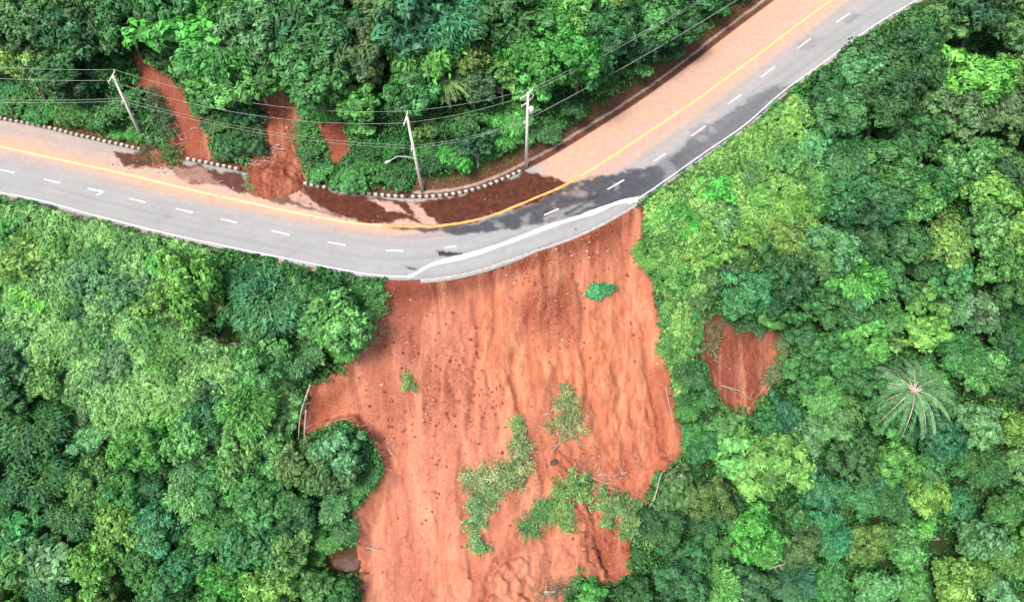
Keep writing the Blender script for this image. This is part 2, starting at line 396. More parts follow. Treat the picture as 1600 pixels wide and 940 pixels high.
lump = bumpat((985, 742), 2.2, 1.5) + bumpat((880, 700), 2.0, 1.1) + bumpat((905, 735), 1.8, 1.0) + bumpat((850, 480), 2.6, .7) + bumpat((940, 800), 3.0, 1.2) \
       + bumpat((955, 860), 2.5, 1.0) + bumpat((800, 860), 3.5, .9) + bumpat((700, 880), 4.0, .5) + bumpat((720, 600), 5, .4)
hz = hz + dz + lump * inm * (1 + clod * .9)
for s_, dpt in ((sR, 1.2), (sC, .8), (sL, .8), (sP, .5)):
    m_ = sstep(-2, 14, s_); hz -= dpt * m_ * np.where(low, 1, sstep(1.2, 3, di)); hz += m_ * (clod * .22 + fine * .08) * np.where(low, 1, sstep(.8, 2, di))
hz -= 1.6 * sstep(-2, 10, sH) + .8 * sstep(-2, 10, sG)
hz += np.where(ins, 0, (clod * .10 + fine * .03) * sstep(.8, 2.5, np.minimum(do, di)))
HG = hz.reshape(XX.shape)
def hgt(x, y):
    x = np.asarray(x, float); y = np.asarray(y, float)
    i = np.clip(np.searchsorted(GX, x) - 1, 0, len(GX) - 2); j = np.clip(np.searchsorted(GY, y) - 1, 0, len(GY) - 2)
    fx = np.clip((x - GX[i]) / (GX[i + 1] - GX[i]), 0, 1); fy = np.clip((y - GY[j]) / (GY[j + 1] - GY[j]), 0, 1)
    return (HG[j, i] * (1 - fx) + HG[j, i + 1] * fx) * (1 - fy) + (HG[j + 1, i] * (1 - fx) + HG[j + 1, i + 1] * fx) * fy
def hit(px, lift=0.0):                        # where the view line to a photo point meets the ground (+lift)
    d = rays(px); n = len(d); lift = np.broadcast_to(np.asarray(lift, float), n)
    t0 = np.full(n, 30.); done = np.zeros(n, bool); tt = np.full(n, 400.)
    for k in range(900):
        t = 30 + k * .4; p = d * t
        below = (p[:, 2] + H) < hgt(p[:, 0], p[:, 1]) + lift
        new = below & ~done; tt[new] = t - .2; done |= new
        if done.all(): break
    p = d * tt[:, None] + np.array([0, 0, H]); return p, done
nx, ny = len(GX), len(GY)
ii = (np.arange(ny - 1)[:, None] * nx + np.arange(nx - 1)[None]).ravel()
FC = np.stack([ii, ii + 1, ii + 1 + nx, ii + nx], 1)
soil_s = np.maximum.reduce([sS, sR, sC, sL, sP])
fm = (soil_s[FC].mean(1) > -6) & ((do[FC].mean(1) < 90)) & (~ins[FC].all(1))
earthy = np.clip(np.where(low, 0.7 * sstep(1.3, .3, do), sstep(3.8, 1.8, di + .9 * fbm(X1 * .5, Y1 * .5, 3, 77))) + sstep(-4, 4, sH) * .6, 0, 1)
VV = np.stack([X1, Y1, hz], 1)
def submesh(name, mat, faces, attrs):
    u, inv = np.unique(faces.ravel(), return_inverse=True)
    return link(name, mesh_np(name, VV[u], inv.reshape(faces.shape), mat, {k: a[u] for k, a in attrs.items()}, smooth=True))
tag(submesh('hillside', M['hill'], FC[~fm], {'earth': earthy}), 'steep forest floor falling away below the road', kind='structure')
# where the bared earth is orange and where it is deep red
def blob(cx, cy, rx, ry): return np.exp(-(((pxg[:, 0] - cx) / rx) ** 2 + ((pxg[:, 1] - cy) / ry) ** 2))
orange = np.clip(.15 + blob(900, 540, 170, 160) * .75 + blob(960, 680, 120, 120) * .5 + blob(770, 500, 60, 90) * .5 + blob(580, 760, 60, 140) * .4 + blob(800, 880, 160, 90) * .25 - blob(650, 560, 90, 110) * .3, 0, 1)
streak = sstep(.12, .5, fbm(U * .55, V * .07, 4, 91))
deep = np.clip(streak * .35 + sstep(.15, .55, fbm(X1 * .22, Y1 * .16, 4, 95)) * .5 + blob(860, 470, 45, 50) * .9 + blob(930, 380, 90, 40) * .65 + blob(520, 630, 60, 45) * .8
               + blob(600, 480, 60, 60) * .5 + blob(1045, 690, 30, 70) * .6 + blob(960, 850, 50, 60) * .55 + blob(890, 720, 70, 40) * .45 + blob(700, 610, 40, 60) * .35
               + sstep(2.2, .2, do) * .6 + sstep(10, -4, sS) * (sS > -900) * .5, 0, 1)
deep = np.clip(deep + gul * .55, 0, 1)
darken = np.clip(np.where(sS > -8, .6 * sstep(3.5, .4, do + 1.5 * fbm(X1 * .6, Y1 * .3, 3, 141)) + .30 * sstep(.0, .5, fbm(X1 * .16 + 30, Y1 * .10, 4, 131)) + .45 * blob(860, 470, 45, 55) + .25 * blob(640, 560, 80, 140) + .5 * blob(700, 600, 45, 60) * sstep(-.2, .3, clod), .62), 0, 1)  # soil colour darker towards the road edge, in patches, evenly on smaller scars
deep = np.where(sS > -8, deep, .8 + .2 * streak)
tag(submesh('landslide_scar', M['soil'], FC[fm], {'orange': np.where(sS > -8, orange, .1), 'deep': deep, 'darken': darken}), 'bare red earth of the landslide below the road', kind='structure')

# ------------------------------------------------------------------ road surface
NT = 52
tt_ = np.linspace(0, 1, NT)
RP = RI[:, None] * (1 - tt_[None, :, None]) + RO[:, None] * tt_[None, :, None]
ns = len(RO); rx, ry = RP[..., 0].ravel(), RP[..., 1].ravel(); tr_ = np.tile(tt_, ns)
rp, _ = to_px(np.stack([rx, ry, 0 * rx], 1))
wx = np.stack([fbm(rx * .6, ry * .6, 4, 101), fbm(rx * .6, ry * .6, 4, 107)], 1); wf = np.stack([fbm(rx * 2.2, ry * 2.2, 3, 111), fbm(rx * 2.2, ry * 2.2, 3, 117)], 1)
def rm(poly, soft=2.5, a=8, b=3): return sstep(-soft, soft, sdf(rp + wx * a + wf * b, poly))
wet = rm([(608, 353), (690, 353), (760, 344), (830, 318), (888, 287), (950, 272), (1030, 258), (1075, 222), (1112, 192), (1160, 160), (1205, 136), (1236, 130),
          (1225, 150), (1172, 199), (1114, 240), (1040, 290), (1000, 306), (930, 328), (880, 340), (810, 358), (745, 366), (650, 362)], 2.5, 7, 2.5)
wet = np.maximum(wet * .92, rm([(1120, 190), (1230, 128), (1240, 160), (1110, 245)], 5, 6, 2) * .6)
dryspot = rm([(850, 338), (885, 322), (925, 312), (935, 318), (890, 336), (855, 350)], 2, 3, 3)
wet = wet * (1 - .6 * dryspot) * (1 - .35 * sstep(980, 1130, rp[:, 0])) * (1 - .5 * sstep(.1, .5, wx[:, 1]))
mud = rm([(470, 288), (560, 306), (640, 314), (740, 300), (822, 266), (850, 276), (888, 284), (862, 304), (790, 334), (700, 353), (640, 346), (575, 349), (520, 330), (480, 308)], 2, 8, 3)
mud = np.maximum(mud, rm([(178, 236), (240, 240), (300, 256), (375, 270), (400, 305), (340, 292), (300, 285), (270, 262), (222, 258), (190, 262)], 2, 9, 3) * .95)
mud = np.maximum(mud, rm([(395, 285), (470, 292), (520, 330), (560, 346), (500, 330), (440, 318), (390, 305)], 2, 5, 3) * .8)
pale = np.maximum.reduce([rm([(575, 312), (610, 316), (640, 336), (605, 330)], 1.5, 5, 3), rm([(632, 313), (655, 318), (685, 350), (664, 350), (645, 330)], 1.5, 6, 3),
                          rm([(440, 292), (470, 300), (520, 334), (495, 326), (455, 315)], 1.5, 5, 3), rm([(270, 262), (320, 262), (345, 290), (290, 282)], 1.5, 6, 3) * .5]) * mud * .85
lanepos = tr_
alongx = rp[:, 0]
dust_r = sstep(820, 870, alongx) * sstep(.60, .50, lanepos + .03 * wx[:, 0]) * .9 + sstep(820, 870, alongx) * sstep(.50, .62, lanepos) * sstep(.8, .55, lanepos) * .18
dust_l = sstep(760, 640, alongx) * (np.exp(-((lanepos - .36) / .13) ** 2) * 1.0 + .35 * sstep(.5, .38, lanepos)) * sstep(-400, 60, alongx)
dust_l = dust_l * (1 - .55 * sstep(180, 330, alongx) * sstep(.30, .22, lanepos)) * (.8 + .4 * wx[:, 0])
dust = np.clip(dust_r + dust_l, 0, 1)
track = np.clip(rm([(1075, 205), (1098, 192), (1110, 196), (1085, 212)], 2, 4, 3) + rm([(1245, 75), (1262, 55), (1285, 60), (1262, 78)], 3, 6, 3) + rm([(1318, 30), (1335, 18), (1345, 26), (1325, 36)], 3, 5, 3)
                + rm([(255, 340), (262, 328), (268, 342)], 2, 3, 3) * .5, 0, 1) * .7
crack = np.clip(rm([(682, 391), (722, 396), (720, 400), (686, 400)], 1.2, 1, 2) + rm([(631, 415), (660, 421), (640, 421)], 1.2, 2, 2) + rm([(880, 332), (938, 302), (934, 308), (884, 337)], 1.5, 4, 3) * .8
                + rm([(835, 352), (872, 338), (866, 345)], 1.5, 3, 3) * .5, 0, 1)
sta = np.repeat(np.arange(ns) * .22, NT); long_ = fbm(tr_ * 26, sta * .03, 4, 151)
lanes = sum(np.exp(-((tr_ - c0) / .022) ** 2) for c0 in (.50, .60, .76, .86)) * (.5 + .5 * fbm(sta * .05, tr_ * 3, 3, 153))
track = np.clip(track + .38 * sstep(.05, .55, long_) + .30 * lanes, 0, 1)
dust = np.clip(dust * (1 + .55 * fbm(tr_ * 18, sta * .06, 4, 161)) + .18 * sstep(.25, .6, fbm(tr_ * 9, sta * .04, 3, 163)) * sstep(.75, .5, tr_), 0, 1)
Vr = np.stack([rx, ry, 0 * rx], 1)
qi = (np.arange(ns - 1)[:, None] * NT + np.arange(NT - 1)[None]).ravel(); FR = np.stack([qi, qi + NT, qi + NT + 1, qi + 1], 1)
nb = len(Vr); botO = np.stack([RO[:, 0], RO[:, 1], np.full(ns, -.34)], 1); botI = np.stack([RI[:, 0], RI[:, 1], np.full(ns, -.34)], 1)
k_ = np.arange(ns - 1); fo = np.stack([k_ * NT + NT - 1, (k_ + 1) * NT + NT - 1, nb + k_ + 1, nb + k_], 1); fi = np.stack([k_ * NT, nb + ns + k_, nb + ns + k_ + 1, (k_ + 1) * NT], 1)
fb = np.stack([nb + k_, nb + k_ + 1, nb + ns + k_ + 1, nb + ns + k_], 1)
z2 = np.zeros(2 * ns)
road = link('road', mesh_np('road', np.vstack([Vr, botO, botI]), np.vstack([FR, fo, fi, fb]), M['road'],
            {'wet': np.r_[wet, z2], 'mud': np.r_[mud, z2], 'pale': np.r_[pale, z2], 'dust': np.r_[dust, z2], 'track': np.r_[track, z2], 'crack': np.r_[crack, z2]}))
tag(road, 'grey asphalt road with wet mud on its inner lane', kind='structure')

def ribbon(name, P, wd, z, mat, label, thick=0.0, kind='structure', jag=0.0, z0=None):
    """strip of width wd (number or per-point) along P (n,2)"""
    P = np.asarray(P); T = np.gradient(P, axis=0); T /= np.linalg.norm(T, axis=1)[:, None] + 1e-9; N_ = np.stack([-T[:, 1], T[:, 0]], 1)
    wd = np.broadcast_to(np.asarray(wd, float), len(P)); s = np.arange(len(P)) * .37
    l = P + N_ * (wd / 2 + jag * fbm(s, s * 0, 3, 5))[:, None]; r = P - N_ * (wd / 2 + jag * fbm(s + 50, s * 0, 3, 8))[:, None]
    n = len(P); zt = np.full(n, z)
    V_ = [np.c_[l, zt], np.c_[r, zt]]; k = np.arange(n - 1); f = [np.stack([k, n + k, n + k + 1, k + 1], 1)]
    if thick:
        V_ += [np.c_[l, zt - thick], np.c_[r, zt - thick]]
        f += [np.stack([k + 1, 2 * n + k + 1, 2 * n + k, k], 1), np.stack([n + k, 3 * n + k, 3 * n + k + 1, n + k + 1], 1), np.array([[0, 2 * n, 3 * n, n], [n - 1, 2 * n - 1, 4 * n - 1, 3 * n - 1]])]
    o = link(name, mesh_np(name, np.vstack(V_), np.vstack(f), mat)); tag(o, label, kind=kind); return o
def rel(P, off):                               # offset a world polyline sideways (+ = up-slope side)
    T = np.gradient(P, axis=0); T /= np.linalg.norm(T, axis=1)[:, None]; return P + np.stack([-T[:, 1], T[:, 0]], 1) * off
rop, _ = to_px(np.c_[RO, 0 * RO[:, 0]]); rip, _ = to_px(np.c_[RI, 0 * RI[:, 0]])
def part_of(L, lp, x0, x1): return L[(lp[:, 0] >= x0) & (lp[:, 0] <= x1)]
YEL = catmull(ground([(-250, 175), (-120, 202), (0, 229), (100, 251), (200, 273), (300, 297), (400, 319), (480, 336), (550, 348), (620, 353), (685, 353), (760, 339), (820, 316), (880, 290),
                      (940, 255), (1000, 215), (1050, 182), (1100, 148), (1150, 111), (1200, 74), (1250, 36), (1300, 0), (1360, -42)])[:, :2], .3)
yp, _ = to_px(np.c_[YEL, 0 * YEL[:, 0]])
ribbon('yellow_line', part_of(YEL, yp, -300, 600), .36, .006, M['peach_line'], 'dusty orange centre line', jag=.05)
ribbon('yellow_line', part_of(YEL, yp, 598, 905), .34, .006, M['yellow_paint'], 'bright yellow centre line through the wet bend', jag=.10)
ribbon('yellow_line', part_of(YEL, yp, 903, 1400), .24, .006, M['dusty_yellow'], 'dusty yellow centre line', jag=.05)
ribbon('edge_line', rel(part_of(RO, rop, -300, 650), .42), .17, .006, M['white_paint'], 'white edge line beside the lower verge', jag=.04)
ribbon('edge_line', rel(part_of(RO, rop, 985, 1600), .42), .15, .006, M['white_paint'], 'white edge line on the outside of the bend', jag=.04)
for a, b in [((-5, 264), (23, 270)), ((69, 280), (94, 286)), ((137, 294), (160, 299)), ((202, 310), (227, 316)), ((275, 326), (301, 332)), ((345, 342), (370, 348)),
             ((424, 360), (452, 367)), ((512, 378), (540, 383)), ((603, 391), (631, 392)), ((696, 387), (713, 384)), ((850, 336), (873, 326)), ((949, 296), (975, 281)), ((1022, 252), (1040, 240)),
             ((1080, 213), (1102, 197)), ((1137, 163), (1158, 148)), ((1189, 121), (1211, 104)), ((1246, 76), (1267, 60)), ((1307, 35), (1328, 21))]:
    g = ground([a, b])[:, :2]; ribbon('lane_marking', np.linspace(g[0], g[1], 8), .2, .007, M['white_paint'], 'short white lane dash on the asphalt', jag=.04)
# faint broken arrow mark at the left
g = ground([(140, 296), (160, 300), (150, 305)])[:, :2]; ribbon('lane_marking', catmull(g, .1), .16, .009, M['white_paint'], 'short white turn mark on the asphalt', jag=.05)

# outer kerb: low concrete edge along the right bend and the undermined stretch
def kerb(P, wd, top, mat, label, depth=.5):
    return ribbon('kerb', P, wd, top, mat, label, thick=depth, jag=.015)
kerb(rel(part_of(RO, rop, 655, 1000), -.12), .34, .07, M['concrete'], 'pale concrete kerb along the undermined road edge', .65)
kerb(rel(part_of(RO, rop, 1000, 1700), -.10), .2, .12, M['concrete'], 'pale concrete kerb on the outside of the upper bend')
ribbon('verge', rel(part_of(RO, rop, -400, 590), -.35), .6, -.05, M['dirty_concrete'], 'dull earth verge below the white edge line', thick=.4, jag=.35)
# inner kerb painted in white and dark blocks
def painted_kerb(x0, x1, label):
    P = part_of(RI, rip, x0, x1); s = np.r_[0, np.cumsum(np.linalg.norm(np.diff(P, axis=0), axis=1))]; n = int(s[-1] / .42)
    mb = MB(); mi = []
    for k in range(n):
        sm = (k + .5) * .42; p = np.array([np.interp(sm, s, P[:, 0]), np.interp(sm, s, P[:, 1])]); q = np.array([np.interp(sm + .1, s, P[:, 0]), np.interp(sm + .1, s, P[:, 1])])
        a = math.atan2(*(q - p)[::-1]); nrm = np.array([-math.sin(a), math.cos(a)])
        c = p + nrm * .20; j = rng.uniform(-.02, .02, 2)
        white = k % 2 == 0
        mb.box((c[0] + j[0], c[1], .02 + (.012 if white else 0)), (.40, .40, .34), a + (.35 if white else .3)); mi += [0 if white else 1] * 6
    me = mb.mesh('kerb', [M['white_kerb'], M['dark_kerb']]); me.polygons.foreach_set('material_index', np.array(mi, np.int32))
    tag(link('kerb', me), label, kind='structure')
painted_kerb(-40, 232, 'striped kerb left of the fallen earth')
painted_kerb(288, 378, 'striped kerb between the two earth heaps')
painted_kerb(472, 640, 'striped kerb beside the wet mud')
painted_kerb(641, 820, 'striped kerb below the two poles')
GUT = rel(part_of(RI, rip, 640, 1700), 1.15)
gp, _ = to_px(np.c_[GUT, 0 * GUT[:, 0]])
ribbon('gutter', GUT, .42, .02, M['dirty_concrete'], 'concrete drainage gutter at the foot of the bank', thick=.5, jag=.12)
# white plastic sheet weighted along the crack near the slide edge
SH = catmull(ground([(636, 433), (650, 427), (676, 413), (735, 398), (800, 376), (860, 353), (920, 334), (965, 317), (998, 311)])[:, :2], .25)
s = np.linspace(0, 1, len(SH)); NW = 7
wsh = .36 + .26 * sstep(0, .2, s) + .22 * fbm(s * 18, s * 0, 3, 3); Tn = np.gradient(SH, axis=0); Tn /= np.linalg.norm(Tn, axis=1)[:, None]; Nn = np.stack([-Tn[:, 1], Tn[:, 0]], 1)
vs = []
for i in range(NW):
    u = i / (NW - 1) - .5; q = SH + Nn * (wsh * u)[:, None]
    z = .02 + .07 * (1 - (2 * u) ** 2) * (.5 + .9 * np.abs(fbm(q[:, 0] * 2.2, q[:, 1] * 2.2, 3, 9))); vs.append(np.c_[q, z])
vs = np.stack(vs, 1).reshape(-1, 3); n = len(SH); q = (np.arange(n - 1)[:, None] * NW + np.arange(NW - 1)[None]).ravel()
tag(link('plastic_sheet', mesh_np('plastic_sheet', vs, np.stack([q, q + 1, q + 1 + NW, q + NW], 1)[:, ::-1], M['sheet'], smooth=True)),
    'long white plastic sheet laid on the road edge above the landslide', 'plastic sheet')

# ------------------------------------------------------------------ foliage builders
def leaves_mesh(name, P, N_, size, tint, aspect=.5, droop=.25, mats=None, T=None):
    n = len(P); size = np.broadcast_to(np.asarray(size, float), n)[:, None]
    N_ = N_ / (np.linalg.norm(N_, axis=1)[:, None] + 1e-9)
    A = rng.normal(size=(n, 3)) if T is None else T; A = A - N_ * (A * N_).sum(1)[:, None]; A /= np.linalg.norm(A, axis=1)[:, None] + 1e-9; B = np.cross(N_, A)
    V_ = np.stack([P - A * size * .5, P + B * size * aspect * .5 + N_ * size * .08, P + A * size * .5 - N_ * size * droop, P - B * size * aspect * .5 + N_ * size * .08], 1).reshape(-1, 3)
    return mesh_np(name, V_, np.arange(4 * n).reshape(-1, 4), mats or M['leaf'], fattrs={'tint': np.clip(tint, 0, 1)})
def sph(n):
    v = rng.normal(size=(n, 3)); return v / np.linalg.norm(v, axis=1)[:, None]
def crown_points(rx_, rz_, zc, nc, per, cr, leaf, upbias=.35, flat=1.0):
    """clumps of leaves spread through a lopsided crown"""
    Ps, Ns, Ss, Ts = [], [], [], []
    cs = []
    k = 0
    while len(cs) < nc and k < 6000:
        k += 1
        v = sph(1)[0]; 
        if v[2] < -.45: continue
        r = rng.uniform(.45, 1.0) ** .6
        lob = 1 + .26 * math.sin(3 * math.atan2(v[1], v[0]) + nc) + .2 * math.sin(2 * math.atan2(v[1], v[0]) + nc * 2) + .12 * math.sin(5 * math.atan2(v[1], v[0]))
        c = np.array([v[0] * rx_ * r * lob, v[1] * rx_ * r * lob, zc + v[2] * rz_ * r])
        if all(np.linalg.norm((c - d) / np.array([1, 1, .8])) > cr * .62 for d in cs): cs.append(c)
    for c in cs:
        q = cr * rng.uniform(.55, 1.3); m = max(6, int(per * q * q / cr / cr / 7)); v = sph(m)
        v[:, 2] = np.where(v[:, 2] < -.3, -v[:, 2], v[:, 2])
        rad = q * np.where(rng.random(m) < .3, rng.uniform(.9, 1.5, m), rng.uniform(.4, 1.05, m)); tw = c + v * rad[:, None] * np.array([1, 1, .75 * flat])
        v7 = v.repeat(7, 0); o = sph(m * 7) * leaf * rng.uniform(.3, .75, (m * 7, 1)); o -= v7 * (o * v7).sum(1)[:, None] * .6
        nn = v7 + o * .9 / leaf + np.array([0, 0, upbias]) + rng.normal(size=(m * 7, 3)) * .25
        Ps.append(tw.repeat(7, 0) + o); Ns.append(nn); Ss.append((leaf * rng.uniform(.7, 1.3, m)).repeat(7) * rng.uniform(.7, 1.2, m * 7))
        Ts.append(.34 + rng.normal(0, .09) + (rng.normal(0, .26, m) + .16 * (rad / q - .7)).repeat(7) + rng.normal(0, .09, m * 7))
    return np.vstack(Ps), np.vstack(Ns), np.concatenate(Ss), np.concatenate(Ts), cs
def spray_points(nst, L, leafn, leaf, up=1.0, spread=.6, r0=.5):
    Ps, Ns, Ss, Ts, TT, curves = [], [], [], [], [], []
    for k in range(nst):
        a = rng.uniform(0, 6.283); l = L * rng.uniform(.6, 1.1); o = np.array([math.cos(a), math.sin(a), 0]); b0 = o * rng.uniform(0, r0)
        t = np.linspace(0, 1, 6); cur = b0 + np.outer(t * l * spread, o) + np.outer(up * l * (t - .62 * t * t), [0, 0, 1]); curves.append(cur)
        tt2 = rng.uniform(.25, 1, leafn) ** .8; q = np.stack([np.interp(tt2, t, cur[:, i]) for i in range(3)], 1) + rng.normal(size=(leafn, 3)) * .14 * l ** .5
        tg = np.stack([np.interp(tt2, t[:-1], np.diff(cur, axis=0)[:, i]) for i in range(3)], 1); tg /= np.linalg.norm(tg, axis=1)[:, None]
        Ps.append(q); Ns.append(np.array([0, 0, 1.]) + rng.normal(size=(leafn, 3)) * .5); TT.append(tg + rng.normal(size=(leafn, 3)) * .45)
        Ss.append(leaf * rng.uniform(.6, 1.3, leafn)); Ts.append(.33 + rng.normal(0, .2) + .22 * tt2 + rng.normal(0, .12, leafn))
    return np.vstack(Ps), np.vstack(Ns), np.concatenate(Ss), np.concatenate(Ts), np.vstack(TT), curves
def trunk_mb(hc, rad, cs, nlimb=7):
    mb = MB(); lean = rng.normal(0, .25, 2)
    mb.tube([(0, 0, -1.2), (lean[0] * .1, lean[1] * .1, hc * .1), (lean[0] * .5, lean[1] * .5, hc * .5), (lean[0], lean[1], hc)], [rad * 1.5, rad, rad * .75, rad * .35], 7)
    for c in cs[:nlimb]:
        ft = rng.uniform(.4, .8); st = np.array([lean[0] * ft, lean[1] * ft, hc * ft]); m = (st + c) / 2 + np.array([0, 0, -.25])
        mb.tube([st, m, c], [rad * .45, rad * .28, rad * .1], 5)
    return mb
PROTO = {}
def proto(key, kindname, trunk, crown, R0, hc): PROTO.setdefault(key, []).append(dict(name=kindname, trunk=trunk, crown=crown, r=R0, hc=hc))
for v in range(5):      # spreading forest trees
    rx_ = 3.0; P_, N1, S1, T1, cs = crown_points(rx_ * .86, 2.0 + .3 * (v % 3), 4.4, 30 + 5 * v, 520, 1.0 - .06 * v, .40 - .02 * v)
    proto('tree', 'broadleaf_tree', trunk_mb(4.4, .2, cs).mesh('trunk', M['bark']), leaves_mesh('crown', P_, N1, S1, T1, .55), rx_, 4.6)
for v in range(3):      # trees of loose coarse foliage
    P_, N1, S1, T1, cs = crown_points(2.7, 2.2, 4.4, 40 + 7 * v, 250, .74, .56, .45)
    proto('tree', 'broadleaf_tree', trunk_mb(4.4, .17, cs).mesh('trunk', M['bark']), leaves_mesh('crown', P_, N1, S1, T1, .4), 3.0, 4.6)
for v in range(2):      # feathery crowns of drooping sprays
    P_, N1, S1, T1, TT, cu = spray_points(170, 2.6, 75, .5, .9, .75, 1.2); P_[:, 2] += 3.0 + .6 * rng.uniform(-1, 1, len(P_))
    proto('tree', 'broadleaf_tree', trunk_mb(3.6, .16, [c[3] + [0, 0, 3.2] for c in cu[:9]], 9).mesh('trunk', M['bark']), leaves_mesh('crown', P_, N1, S1, T1, .34, .3, T=TT), 2.7, 4.0)
for v in range(3):      # open crowns of large leaves
    rx_ = 2.8; P_, N1, S1, T1, cs = crown_points(rx_ * .85, 1.8, 4.2, 22 + 3 * v, 130, .85, .62, .6)
    proto('bigleaf', 'broadleaf_tree', trunk_mb(4.2, .15, cs, 10).mesh('trunk', M['pale_bark']), leaves_mesh('crown', P_, N1, S1, T1, .62, .2), rx_, 4.4)
for v in range(3):      # low dense scrub
    rx_ = 2.4; P_, N1, S1, T1, cs = crown_points(rx_ * .92, 1.0, 1.3, 46, 260, .66, .34, .55)
    sp_ = np.array([0, 0, 1.0]); proto('shrub', 'shrub', trunk_mb(1.2, .07, cs, 12).mesh('trunk', M['bark']), leaves_mesh('crown', P_, N1, S1, T1, .42, .35), rx_, 1.7)
for v in range(3):      # scrub of short leafy sprays
    P_, N1, S1, T1, TT, cu = spray_points(150, 1.9, 62, .46, .95, .55, 1.8); mb = MB()
    for c in cu[::6]: mb.tube([(0, 0, -.4)] + list(c[1:]), [.04, .035, .03, .02, .015, .01], 4)
    proto('shrub', 'shrub', mb.mesh('trunk', M['bark']), leaves_mesh('crown', P_, N1, S1, T1, .36, .3, T=TT), 2.4, 1.3)
for v in range(3):      # arching bamboo-like clumps
    P_, N1, S1, T1, TT, cu = spray_points(46, 4.0, 90, .5, 1.0, .62, .9); mb = MB()
    for c in cu[::2]: mb.tube([(0, 0, -.4)] + list(c[1:]), [.05, .045, .04, .03, .02, .01], 4)
    proto('bamboo', 'bamboo_clump', mb.mesh('stems', M['bark']), leaves_mesh('leaves', P_, N1, S1, T1, .26, .3, T=TT), 2.9, 1.7)
for v in range(2):      # palms / cecropia-like rosettes
    Ps, Ns, TTs, Ss, Ts = [], [], [], [], []; mb = MB(); hp = 4.6; mb.tube([(0, 0, -1), (.1, 0, 2), (0, 0, hp)], [.18, .14, .1], 7)
    for k in range(15):
        a = k * 2.4 + v; o = np.array([math.cos(a), math.sin(a), 0]); l = rng.uniform(2.1, 2.7); t = np.linspace(0, 1, 7)
        cur = np.array([0, 0, hp]) + np.outer(t * l, o) + np.outer((.55 * t - .9 * t * t) * l * rng.uniform(.7, 1.2), [0, 0, 1]); mb.tube(cur, [.04] * 3 + [.03] * 2 + [.015] * 2, 4)
        sd = np.cross(o, [0, 0, 1])
        for sgn in (-1, 1):
            m = 26; t2 = np.linspace(.15, 1, m); q = np.stack([np.interp(t2, t, cur[:, i]) for i in range(3)], 1); dirn = sd * sgn + o * .6
            q = q + dirn / np.linalg.norm(dirn) * .3; Ps.append(q); Ns.append(np.tile([0, 0, 1.], (m, 1)) + rng.normal(size=(m, 3)) * .18 + sd * sgn * .25)
            TTs.append(np.tile(dirn, (m, 1)) + np.array([0, 0, -.15])); Ss.append(np.full(m, .72) * (1 - .4 * t2)); Ts.append(.4 + rng.normal(0, .12, m) + rng.normal(0, .08))
    proto('palm', 'palm_tree', mb.mesh('trunk', M['pale_bark']), leaves_mesh('fronds', np.vstack(Ps), np.vstack(Ns), np.concatenate(Ss), np.concatenate(Ts), .2, .3, T=np.vstack(TTs)), 2.5, 4.6)

